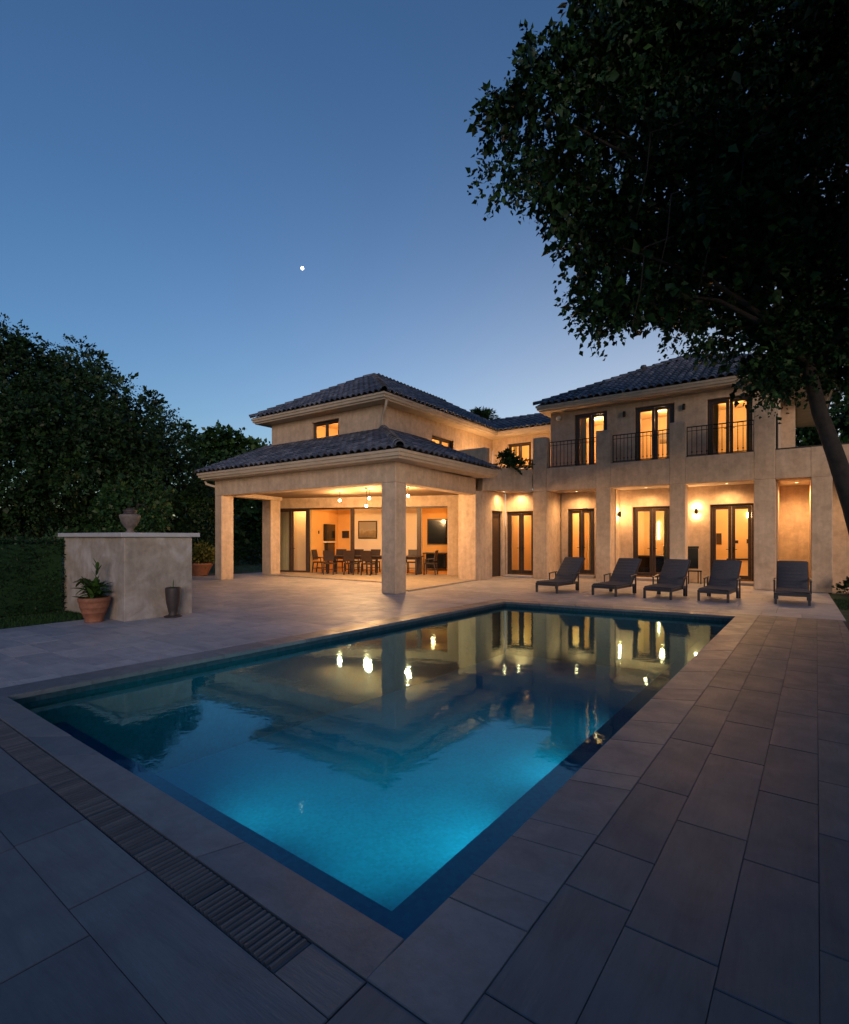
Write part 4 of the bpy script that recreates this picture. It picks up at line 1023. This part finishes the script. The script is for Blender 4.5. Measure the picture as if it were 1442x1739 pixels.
# terracotta pot
tp = thing('terracotta_pot', 'banded terracotta pot in front of the shaded side of the plinth', 'pot', (-10.76, 4.39, 0)); tp.scale = (.82, .82, .9)
MB().lathe([(0, 0), (.19, 0), (.195, .03), (.185, .045), (.21, .1), (.25, .19), (.257, .195), (.262, .21), (.258, .22), (.285, .3), (.292, .305), (.296, .32), (.292, .33), (.308, .4), (.31, .42), (.33, .43), (.332, .5), (.318, .515), (.285, .515), (.28, .46), (0, .46)], 36).build('pot', M['terra'], tp, smooth=True, bevel=0)
MB().lathe([(0, .47), (.276, .468)], 24).build('soil', M['soil'], tp)
lv = []
R_ = random.Random(5)
for k in range(95):
    a = R_.uniform(0, 6.283); e = R_.uniform(.2, 1.3); rr = R_.uniform(0, .12)
    z = .5+R_.uniform(0, .22); lv.append(((rr*math.cos(a), rr*math.sin(a), z), (math.cos(a)*math.cos(e), math.sin(a)*math.cos(e), math.sin(e)), R_.uniform(.16, .32), R_.uniform(.035, .06), R_.uniform(.1, .7)))
for k in range(30):   # arching stem to the left
    a_ = k/29; x_ = -.1-.3*a_; z = .72+.12*math.sin(a_*2.6); a = R_.uniform(2.2, 4.2); lv.append(((x_, -.08*a_, z), (math.cos(a), math.sin(a), R_.uniform(-.4, .5)), R_.uniform(.1, .2), R_.uniform(.025, .045), .4))
for k in range(9):
    z = .75+k*.045; a = R_.uniform(0, 6.283); e = 1.1; lv.append(((.04+.02*k*.6, 0, z), (math.cos(a)*math.cos(e)+.1, math.sin(a)*math.cos(e), math.sin(e)), R_.uniform(.16, .24), R_.uniform(.022, .04), .1))
pp = thing('potted_plant', 'leafy plant with one tall shoot growing in the terracotta pot', 'plant', (-10.76, 4.39, .425)); pp.scale = (.95, .95, 1)
leafy('leaves', M['leaf_pot'], pp, [((x, y, z-.47), d, L, w_, dr) for (x, y, z), d, L, w_, dr in lv], 0)
st_ = MB(); st_.tube([(0, 0, 0), (.03, 0, .3), (.12, 0, .68)], [.012, .009, .004], 6); st_.tube([(0, 0, 0), (-.1, -.02, .25), (-.28, -.06, .36), (-.42, -.08, .28)], [.012, .009, .006, .003], 6); st_.build('stem', M['bark'], pp)
# dark tall pot
dp_ = thing('dark_vase', 'tall dark brown vase on a saucer before the front face of the plinth', 'pot', (-10.11, 5.56, 0)); dp_.scale = (.84, .84, 1)
MB().lathe([(0, 0), (.19, 0), (.2, .02), (.19, .025), (0, .025)], 28).build('saucer', M['darkpot'], dp_, smooth=True)
MB().lathe([(0, .026), (.1, .026), (.105, .05), (.09, .07), (.11, .14), (.15, .3), (.17, .48), (.172, .57), (.165, .59), (.15, .59), (.145, .55), (0, .55)], 32).build('vase', M['darkpot'], dp_, smooth=True)
pp = thing('potted_plant', 'tiny tufted plant growing in the tall dark vase', 'plant', (-10.11, 5.56, .56)); pp.scale = (.85, .85, .9)
lv = []
for k in range(34):
    a = R_.uniform(0, 6.283); e = R_.uniform(.1, 1.2); rr = R_.uniform(0, .1); lv.append(((rr*math.cos(a), rr*math.sin(a), 0), (math.cos(a)*math.cos(e), math.sin(a)*math.cos(e), math.sin(e)), R_.uniform(.07, .13), R_.uniform(.012, .025), .4))
lv.append(((0, 0, .0), (.1, 0, 1), .24, .012, .05))
leafy('leaves', M['leaf_pot'], pp, lv, 0)
# bowl pot with shrub in the distance
bp_ = thing('terracotta_bowl', 'wide terracotta bowl at the far edge of the terrace beyond the plinth', 'pot', (-20.1, 12.2, 0))
MB().lathe([(0, 0), (.3, 0), (.32, .05), (.5, .42), (.55, .46), (.55, .52), (.5, .52), (.47, .46), (0, .46)], 32).build('bowl', M['terra'], bp_, smooth=True)
# urn
ur = thing('stone_urn', 'weathered round stone urn with a lidded neck on top of the plinth', 'urn', (-11.75, 5.5, 1.686)); ur.scale = (.74, .74, .82)
MB().lathe([(0, 0), (.12, 0), (.125, .03), (.09, .06), (.085, .1), (.13, .15), (.22, .26), (.27, .4), (.285, .46), (.27, .49), (.2, .5)], 36).build('body', M['urn'], ur, smooth=True)
MB().lathe([(.2, .5), (.17, .52), (.165, .56), (.19, .58), (.185, .61), (.1, .63), (.1, .65), (0, .66)], 32).build('neck', M['darkpot'], ur, smooth=True)
# ================================================================ VEGETATION
def mesh_np(name, V, F, mat, parent=None, loc=(0, 0, 0), smooth=False):
    """F: (n,3) or (n,4)"""
    me = bpy.data.meshes.new(name); n, k = F.shape
    me.vertices.add(len(V)); me.vertices.foreach_set('co', V.astype(np.float32).ravel())
    me.loops.add(n*k); me.loops.foreach_set('vertex_index', F.astype(np.int32).ravel())
    me.polygons.add(n); me.polygons.foreach_set('loop_start', np.arange(0, n*k, k, dtype=np.int32)); me.polygons.foreach_set('loop_total', np.full(n, k, dtype=np.int32))
    me.update(calc_edges=True); me.materials.append(mat)
    o = bpy.data.objects.new(name, me); COL.objects.link(o); o.location = loc
    if parent: o.parent = parent
    return o
MAPLE = (np.array([[0, 0, 0], [.36, .36, .06], [.23, .56, .0], [0, 1, -.08], [-.23, .56, .0], [-.36, .36, .06]]), np.array([[0, 1, 2], [0, 2, 3], [0, 3, 4], [0, 4, 5]]))
OVAL = (np.array([[0, 0, 0], [.3, .5, .05], [0, 1, -.06], [-.3, .5, .05]]), np.array([[0, 1, 2, 3]]))
def leaf_mesh(P, D, size, tmpl, rng, spread=.9):
    """leaves at points P, pointing roughly along D"""
    n = len(P); T, F = tmpl
    d = D+rng.normal(0, spread*.5, (n, 3)); d /= np.linalg.norm(d, axis=1, keepdims=True)+1e-9
    u = rng.normal(0, 1, (n, 3)); u[:, 2] *= .5; u -= d*(u*d).sum(1, keepdims=True); u /= np.linalg.norm(u, axis=1, keepdims=True)+1e-9
    w_ = np.cross(u, d); s = size*(.5+.95*rng.random((n, 1, 1))**1.4)
    V = P[:, None, :]+s*(T[None, :, 0:1]*u[:, None, :]+T[None, :, 1:2]*d[:, None, :]+T[None, :, 2:3]*w_[:, None, :])
    FF = F[None]+(np.arange(n)*len(T))[:, None, None]
    return V.reshape(-1, 3), FF.reshape(-1, F.shape[1])
def sprays(c, r, n, per, L, rng, flat=1.0, droop=.5, shell=.55):
    """twig sprays gathered in clumps through a lobe; returns leaf points and directions"""
    k = max(5, int(n/22)); d = rng.normal(0, 1, (k, 3)); d /= np.linalg.norm(d, axis=1, keepdims=True)
    q = (shell+(1.0-shell)*rng.random((k, 1))**.6)
    hub = d*q*r*np.array([1, 1, flat]); cr = r*rng.uniform(.16, .34, (k, 1))+.12
    i = rng.integers(0, k, n); e = rng.normal(0, 1, (n, 3)); e /= np.linalg.norm(e, axis=1, keepdims=True)
    base = c+hub[i]+e*cr[i]*rng.random((n, 1))**.4*np.array([1, 1, .75])
    t_ = d[i]*.5+e*.7+rng.normal(0, .3, (n, 3)); t_[:, 2] -= droop; t_ /= np.linalg.norm(t_, axis=1, keepdims=True)
    a = (np.arange(per)+.5)/per
    P = base[:, None, :]+t_[:, None, :]*(a[None, :, None]*L)*rng.uniform(.5, 1.2, (n, 1, 1))
    P[:, :, 2] -= (a**2*L*.35)[None, :]
    P += rng.normal(0, L*.06, P.shape)
    D = np.repeat(t_[:, None, :], per, 1)+rng.normal(0, .45, P.shape)
    return P.reshape(-1, 3), D.reshape(-1, 3)
def core_mesh(lobes, rng, k=.62):
    Vs, Fs = [], []; off = 0
    import bmesh
    bm = bmesh.new(); bmesh.ops.create_icosphere(bm, subdivisions=3, radius=1); bm.verts.ensure_lookup_table()
    V0 = np.array([v.co[:] for v in bm.verts]); F0 = np.array([[v.index for v in f.verts] for f in bm.faces]); bm.free()
    for c, r in lobes:
        V = V0*(1+.2*np.sin(V0[:, [0]]*6+c[0]*3)*np.sin(V0[:, [1]]*7+c[1]*2)*np.cos(V0[:, [2]]*6))
        V = V+rng.normal(0, .05, V.shape)
        Vs.append(np.array(c)+V*r*k); Fs.append(F0+off); off += len(V0)
    return np.concatenate(Vs), np.concatenate(Fs)
def tree(name, label, cat, lobes, trunk, mat, leaf=.12, dens=55, per=12, L=.5, tmpl=OVAL, droop=.4, group=None, core=.85, seed=1, limbs=True, shell=.55, base=None, trunk_r=.2):
    rng = np.random.default_rng(seed)
    lobes = [(np.array(c, float), float(r)) for c, r in lobes]
    cx = sum(c[0] for c, r in lobes)/len(lobes); cy = sum(c[1] for c, r in lobes)/len(lobes)
    base = base or (cx, cy, -.03)
    root = thing(name, label, cat, base, group=group)
    b0 = np.array(base)
    Vs, Fs = [], []; off = 0
    for c, r in lobes:
        n = max(10, int(dens*r*r)); P, D = sprays(c, r, n, per, L, rng, droop=droop, shell=shell)
        P[:, 2] = np.maximum(P[:, 2], .02)
        V, F = leaf_mesh(P, D, leaf, tmpl, rng); Vs.append(V-b0); Fs.append(F+off); off += len(V)
    V, F = np.concatenate(Vs), np.concatenate(Fs)
    crown = mesh_np('crown', V, F, mat, root)
    if core:
        Vs, Fs = [], []; off = 0
        for c, r in lobes:
            P, D = sprays(c, r*core, max(8, int(dens*r*r*1.1)), 7, L*.8, rng, droop=droop, shell=.2)
            P[:, 2] = np.maximum(P[:, 2], .02)
            V, F = leaf_mesh(P, D, leaf*1.75, tmpl, rng); Vs.append(V-b0); Fs.append(F+off); off += len(V)
        mesh_np('inner_foliage', np.concatenate(Vs), np.concatenate(Fs), mat, root)
    mb = MB()
    tp = trunk or [(b0[0], b0[1], b0[2]), (cx, cy, np.mean([c[2] for c, r in lobes]))]
    n = len(tp); mb.tube([Vector(p)-Vector(base) for p in tp], [trunk_r*(1-.55*i/(n-1)) for i in range(n)], 12)
    if limbs:
        s = Vector(tp[-1])-Vector(base)
        for c, r in lobes:
            e = Vector(c)-Vector(base); m_ = s.lerp(e, .5)+Vector((0, 0, .1*(e-s).length)); mb.tube([s-Vector((0, 0, .4)), m_, e], [trunk_r*.35, trunk_r*.2, trunk_r*.06], 7)
    mb.build('trunk' if limbs else 'stem', M['bark'], root, smooth=True)
    return root
def shiftl(l): return [(px+(30 if px < 1100 else 0), py-(22 if py > 380 and px < 1200 else 0), d, r) for px, py, d, r in l]
def PXL(l): return [(at(px, py, d), r*d/FPX) for px, py, d, r in l]
# --- the big overhanging tree
big = PXL(shiftl([(845, 160, 8.4, 42), (838, 300, 8.2, 34), (905, 150, 8.8, 68), (905, 300, 8.6, 66), (1015, 55, 8.8, 84), (1000, 220, 9.0, 108), (975, 425, 8.8, 46), (1040, 400, 9.2, 98),
           (1020, 505, 8.9, 50), (1000, 555, 8.9, 22), (1100, 480, 9.2, 72), (1150, 120, 9.5, 150), (1150, 330, 9.0, 135), (1165, 560, 9.0, 34), (1300, 120, 9.6, 190), (1300, 330, 9.2, 160), (1240, 470, 9.4, 100), (1290, 575, 9.2, 58), (1225, 560, 9.2, 36), (1345, 628, 9.2, 30), (1385, 560, 9.0, 62), (1312, 640, 9.0, 14),
           (1385, 490, 9.6, 105), (1425, 600, 9.4, 55), (1370, 600, 9.3, 36), (1470, 250, 9.6, 220), (1540, 480, 9.2, 170), (1500, 40, 9.4, 220), (1080, -70, 9.0, 110), (1200, -120, 9.2, 180), (1400, -160, 9, 240), (1310, 618, 9.0, 20),
           (1650, 200, 9, 260), (1700, 500, 9, 180)]))
big += [((2.5, 7.5, 8.8), 2.0), ((3.6, 6.0, 7.6), 1.9), ((4.2, 9.5, 6.8), 2.0), ((3.8, 4.2, 8.2), 1.8)]  # crown lobes out of view, extended to darken the ground at lower right
T0 = at(1510, 1100, 7.6); T0.z = -.03
trk = [T0, at(1478, 960, 7.9), at(1448, 860, 8.2), at(1418, 770, 8.5), at(1392, 700, 8.8), at(1372, 620, 9.0), at(1365, 520, 9.3), at(1340, 400, 9.4)]
BT = thing('overhanging_tree', 'huge dark broadleaf tree leaning in over the right side of the pool terrace', 'tree', tuple(T0))
rng = np.random.default_rng(3); b0 = np.array(T0)
Vs, Fs = [], []; off = 0
for c, r in big:
    c = np.array(c); inframe = r < 1.2
    n = int((210 if inframe else 100)*r*r)+24
    P, D = sprays(c, r, n, 14, .42, rng, droop=.55, shell=.3)
    V, F = leaf_mesh(P, D, .095, MAPLE, rng); Vs.append(V-b0); Fs.append(F+off); off += len(V)
mesh_np('crown', np.concatenate(Vs), np.concatenate(Fs), M['oak'], BT)
Vs, Fs = [], []; off = 0
for c, r in big:
    if r < .4: continue
    P, D = sprays(np.array(c), r*.88, int(120*r*r), 9, .45, rng, droop=.5, shell=.2); V, F = leaf_mesh(P, D, .175, MAPLE, rng); Vs.append(V-b0); Fs.append(F+off); off += len(V)
mesh_np('inner_foliage', np.concatenate(Vs), np.concatenate(Fs), M['oak'], BT)
mb = MB(); mb.tube([Vector(p)-T0 for p in trk], [.2, .16, .135, .122, .112, .1, .085, .05], 14); mb.build('trunk', M['bark'], BT, smooth=True)
for k, (c, r) in enumerate(big):
    if k % 2 and r < .5: continue
    mb = MB(); s = Vector(trk[5 if c[2] < 7 else 6]); e = Vector(c); mid = s.lerp(e, .5)+Vector((.1, -.1, .35)); mb.tube([s-T0, s.lerp(mid, .5)-T0+Vector((0, 0, .15)), mid-T0, e-T0], [.06, .05, .035, .012], 7); mb.build('branch', M['bark'], BT, smooth=True)
# drooping twigs that hang in front of the crown
mb = MB()
for px, py, d in ((1105, 225, 8.2), (1140, 330, 8.1), (1265, 240, 8.2), (1095, 420, 8.3), (1365, 210, 8.4), (1210, 350, 8.3)):
    p = at(px, py, d)-T0; q = at(px-25, py+150, d-.1)-T0; mb.tube([p+Vector((.4, .5, .3)), p, p.lerp(q, .5)+Vector((.05, 0, .03)), q], [.02, .014, .01, .004], 6)
mb.build('hanging_twigs', M['bark'], BT, smooth=True)
# --- trees at the left
tree('broadleaf_tree', 'tall dark broadleaf tree filling the left edge behind the hedge', 'tree',
     PXL([(-70, 665, 19, 120), (35, 655, 19, 82), (5, 590, 19, 34), (112, 630, 20, 56), (105, 712, 18, 105), (20, 770, 17, 125), (172, 700, 20, 68), (130, 820, 17, 90), (-80, 830, 17, 150), (215, 770, 19, 80)]), None, M['leaf_dark'], leaf=.115, dens=130, L=.55, group='trees behind the hedge', seed=4)
tree('broadleaf_tree', 'rounded dark tree stepping down behind the plinth and urn', 'tree',
     PXL([(235, 705, 22, 46), (272, 752, 22, 52), (240, 795, 21, 78), (295, 820, 22, 58), (215, 850, 19, 70), (300, 870, 22, 60), (345, 880, 24, 50)]), None, M['leaf_dark'], leaf=.115, dens=125, L=.55, group='trees behind the hedge', seed=5)
tree('broadleaf_tree', 'lower yellow green tree just behind the urn', 'tree', PXL([(225, 845, 15, 45), (190, 870, 15, 40), (250, 860, 15, 40)]), None, M['leaf_mid'], leaf=.085, dens=190, L=.35, seed=6)
tree('distant_tree', 'rounded distant tree with blue sky gaps left of the porch roof', 'tree', PXL([(365, 745, 36, 42), (395, 770, 36, 38), (345, 785, 36, 36), (380, 810, 36, 50), (350, 850, 36, 50), (400, 860, 36, 50)]), None, M['leaf_mid'], leaf=.26, dens=30, L=.8, group='distant trees', seed=7)
tree('distant_tree', 'pale green distant tree touching the left end of the porch roof', 'tree', PXL([(425, 780, 44, 32), (450, 775, 44, 24), (430, 840, 44, 45), (460, 850, 44, 45)]), None, M['leaf_mid'], leaf=.3, dens=24, L=.9, group='distant trees', seed=8)
tree('distant_tree', 'dark tree at the back of the lawn seen between the porch columns', 'tree', PXL([(420, 890, 38, 40), (400, 930, 38, 30), (450, 900, 38, 45), (350, 920, 38, 40)]), None, M['leaf_mid'], leaf=.26, dens=34, L=.7, group='distant trees', seed=9)
tree('distant_tree', 'dark green tree beyond the flat roof behind the leaning trunk', 'tree', PXL([(1395, 705, 34, 34), (1375, 740, 34, 26), (1430, 720, 34, 50), (1410, 780, 34, 60), (1480, 700, 34, 60)]), None, M['leaf_mid'], leaf=.24, dens=34, L=.7, group='distant trees', seed=10)
# feathery palm behind the roofs
pr_ = at(815, 905, 42); pr_.z = -.03; pc = at(815, 722, 42)
pt = thing('palm_tree', 'feathery palm crown rising behind the valley between the two roofs', 'palm', tuple(pr_))
mb = MB(); mb.tube([(0, 0, 0), (0, 0, pc.z-pr_.z)], [.3, .22], 10); mb.build('trunk', M['bark'], pt, smooth=True)
rng = np.random.default_rng(12); Ps, Ds = [], []
for k in range(95):
    a = rng.uniform(0, 6.283); e = rng.uniform(-.1, 1.45); Lf = rng.uniform(1.4, 2.1)
    for j in range(34):
        q = j/33; h = Lf*q; z = math.sin(e)*h-.35*h*h*.5; rr = math.cos(e)*h
        for s_ in (-1, 1):
            Ps.append((math.cos(a)*rr, math.sin(a)*rr, z+(pc.z-pr_.z))); Ds.append((math.cos(a)*.8-s_*math.sin(a)*.8, math.sin(a)*.8+s_*math.cos(a)*.8, math.sin(e)*.5-.1))
V, F = leaf_mesh(np.array(Ps), np.array(Ds), .34, (np.array([[0, 0, 0], [.09, .5, 0], [0, 1, -.1], [-.09, .5, 0]]), np.array([[0, 1, 2, 3]])), rng, .3); mesh_np('crown', V, F, M['leaf_mid'], pt)
# hedge: clipped box with a leafy skin
def hedge(name, label, x0, x1, y0, y1, z1, mat, leaf=.05, n=26000, seed=1, ang=0, cat='hedge'):
    rng = np.random.default_rng(seed); r = thing(name, label, cat, ((x0+x1)/2, (y0+y1)/2, -.03)); b0 = np.array(((x0+x1)/2, (y0+y1)/2, -.03))
    A = [((x1-x0)*(y1-y0), 2), ((x1-x0)*z1, 1), ((y1-y0)*z1, 0)]; P = []; D = []
    for ar, ax in A:
        for side in ((0, 1) if ax != 2 else (1,)):
            k = int(n*ar/sum(a for a, _ in A)/(2 if ax != 2 else 1)); q = rng.random((k, 3))*np.array([x1-x0, y1-y0, z1])+np.array([x0, y0, 0])
            q[:, ax] = ((x0, x1), (y0, y1), (0, z1))[ax][side]
            q[:, ax] += (.05*np.sin(q[:, (ax+1) % 3]*3.1)*np.sin(q[:, (ax+2) % 3]*4.3)+rng.normal(0, .03, k)-.02)
            d = np.zeros((k, 3)); d[:, ax] = 1 if side else -1; P.append(q); D.append(d+rng.normal(0, .5, (k, 3)))
    V, F = leaf_mesh(np.concatenate(P), np.concatenate(D), leaf, OVAL, rng); mesh_np('leaves', V-b0, F, mat, r)
    e = .05; mb = MB().box(x0+e, x1-e, y0+e, y1-e, 0.0, z1-e); mb.v = [(x-b0[0], y-b0[1], z-b0[2]) for x, y, z in mb.v]; mb.build('inner_foliage', mat, r)
    return r
hedge('hedge', 'clipped dark hedge running up to the left side of the plinth', -14.5, -12.95, -3.0, 4.7, 1.5, M['leaf_dark'], n=60000, seed=21)
hedge('hedge', 'unseen clipped hedge added behind the viewer to shade the near paving', 3.4, 4.4, -9.0, 7.0, 1.9, M['leaf_dark'], n=16000, leaf=.09, seed=22)  # invented hedge out of view, keeps the low sun off the near paving
# shrubs
def shrub(name, label, pts, mat, leaf, dens, seed, group=None, L=.3, droop=-.6, base=None):
    lob = [(np.array(c), r) for c, r in pts]; return tree(name, label, 'shrub', lob, None, mat, leaf=leaf, dens=dens, per=9, L=L, droop=droop, group=group, core=.7, seed=seed, trunk_r=.04, limbs=False, base=base)
shrub('shrub', 'yellowish upright shrub spilling over the far terracotta bowl', [((-20.1, 12.25, .85), .42), ((-20.35, 12.5, .75), .35), ((-19.85, 12.3, .8), .33)], M['leaf_yel'], .09, 260, 31)
for i, (px, py, d, r, mt, lb_) in enumerate([(400, 938, 30, 16, 'leaf_mid', 'low round shrub on the lawn right of the left porch column'), (425, 942, 31, 15, 'leaf_dark', 'low dark shrub on the lawn next to the round one'), (440, 938, 34, 18, 'leaf_mid', 'low shrub half hidden by the back porch column'),
                                           (378, 935, 31, 16, 'leaf_mid', 'low shrub half hidden by the left porch column'), (355, 935, 33, 18, 'leaf_yel', 'low yellowish shrub behind the far terracotta bowl'), (335, 932, 34, 18, 'leaf_mid', 'low green shrub just right of the plinth')]):
    shrub('shrub', lb_, [(at(px, py, d), r*d/FPX), (at(px+9, py+5, d-.3), r*.8*d/FPX)], M[mt], .12, 90, 40+i, 'low shrubs along the back of the lawn')
for i, (px, py, d, r, lb_) in enumerate([(135, 885, 17, 30, 'dark shrub rising behind the left half of the plinth cap'), (165, 880, 17.5, 30, 'feathery green shrub behind the plinth cap left of the urn')]):
    shrub('shrub', lb_, [(at(px, py, d), r*d/FPX), (at(px+25, py+12, d), r*.8*d/FPX)], M['leaf_dark'], .07, 260, 60+i)
# terrace plants upstairs
shrub('terrace_plant', 'bushy green plant beside the low parapet block on the upper terrace', [((-9.0, 18.0, 4.55), .34), ((-8.8, 18.2, 4.4), .3)], M['leaf_mid'], .09, 260, 71, 'plants on the upper terrace', base=(-8.9, 18.1, 4.16))
shrub('terrace_plant', 'low spreading plant in front of the terrace window', [((-8.6, 18.65, 4.34), .24), ((-8.42, 18.9, 4.3), .2)], M['leaf_mid'], .08, 280, 72, 'plants on the upper terrace', base=(-8.52, 18.8, 4.24))
shrub('shrub', 'dark low plant at the foot of the wall behind the tree trunk', [((1.35, 18.4, .22), .22), ((1.6, 18.5, .26), .25)], M['leaf_dark'], .09, 240, 73)
# grass blades on the visible strips of lawn
rng = np.random.default_rng(9); P = []
def strip(poly, n):
    xs = [p[0] for p in poly]; ys = [p[1] for p in poly]; k = 0
    while k < n:
        x, y = rng.uniform(min(xs), max(xs)), rng.uniform(min(ys), max(ys)); ins = True
        for i in range(len(poly)):
            a, b_ = poly[i], poly[(i+1) % len(poly)]
            if (b_[0]-a[0])*(y-a[1])-(b_[1]-a[1])*(x-a[0]) < 0: ins = False; break
        if ins: P.append((x, y, -.03)); k += 1
strip([(-12.9, 1.0), (-11.24, 1.0), (-11.24, 4.4), (-12.75, 5.4), (-12.9, 5.0)], 16000)
strip([(.88, 14.8), (2.2, 14.8), (2.4, 17.2), (.9, 17.2)], 5000); strip([(.83, 9.5), (1.8, 9.5), (1.9, 11.9), (.83, 11.9)], 4000)
strip([(-26, 14), (-19.8, 13.2), (-19.8, 20), (-28, 22)], 9000)
P = np.array(P); D = np.tile(np.array([0, 0, 1.]), (len(P), 1))
V, F = leaf_mesh(P, D, .055, (np.array([[-.08, 0, 0], [.08, 0, 0], [.0, 1, .1]]), np.array([[0, 1, 2]])), rng, .6)
go = mesh_np('grass', V, F, M['leaf_mid']); go['kind'] = 'stuff'; tag(go, 'short mown grass along the paving', 'grass')
# far woods closing the horizon
rng = np.random.default_rng(77); Vs, Fs = [], []; off = 0; lob = []
for k in range(70):
    a = rad(-100+k*3.1); dd_ = rng.uniform(60, 75); c = np.array([math.sin(a-YAW)*dd_, math.cos(a-YAW)*dd_, rng.uniform(.5, 1.6)]); r = rng.uniform(2.2, 3.4); lob.append((c, r))
    Pq, Dq = sprays(c, r, 130, 8, .8, rng, droop=.2); V, F = leaf_mesh(Pq, Dq, .4, OVAL, rng); Vs.append(V); Fs.append(F+off); off += len(V)
V, F = core_mesh(lob, rng, .9); 
wo = mesh_np('far_woods', np.concatenate(Vs), np.concatenate(Fs), M['leaf_dark']); wo['kind'] = 'stuff'; tag(wo, 'dark line of far woods along the horizon', 'woods')
w2 = mesh_np('inner_foliage', V, F, M['leaf_dark'], wo)
# the evening star
s = at(513.5, 455.5, 600); st = MB(); st.lathe([(0, -1)]+[(math.sin(math.pi*k/12), -math.cos(math.pi*k/12)) for k in range(1, 12)]+[(0, 1)], 20); st.v = [(x*1.8, y*1.8, z*1.8) for x, y, z in st.v]
so_ = st.build('evening_star', M['star'], smooth=True); so_.location = s; tag(so_, 'single bright white star in the clear dusk sky', 'star')
# ================================================================ RENDER SETTINGS
sc.view_settings.view_transform = 'Standard'; sc.view_settings.look = 'None'; sc.view_settings.exposure = 1.35; sc.view_settings.gamma = 1
sc.cycles.use_denoising = True; sc.cycles.max_bounces = 7; sc.cycles.diffuse_bounces = 3; sc.cycles.glossy_bounces = 4; sc.cycles.transparent_max_bounces = 10
sc.cycles.sample_clamp_indirect = 4; sc.cycles.caustics_reflective = False; sc.cycles.caustics_refractive = False
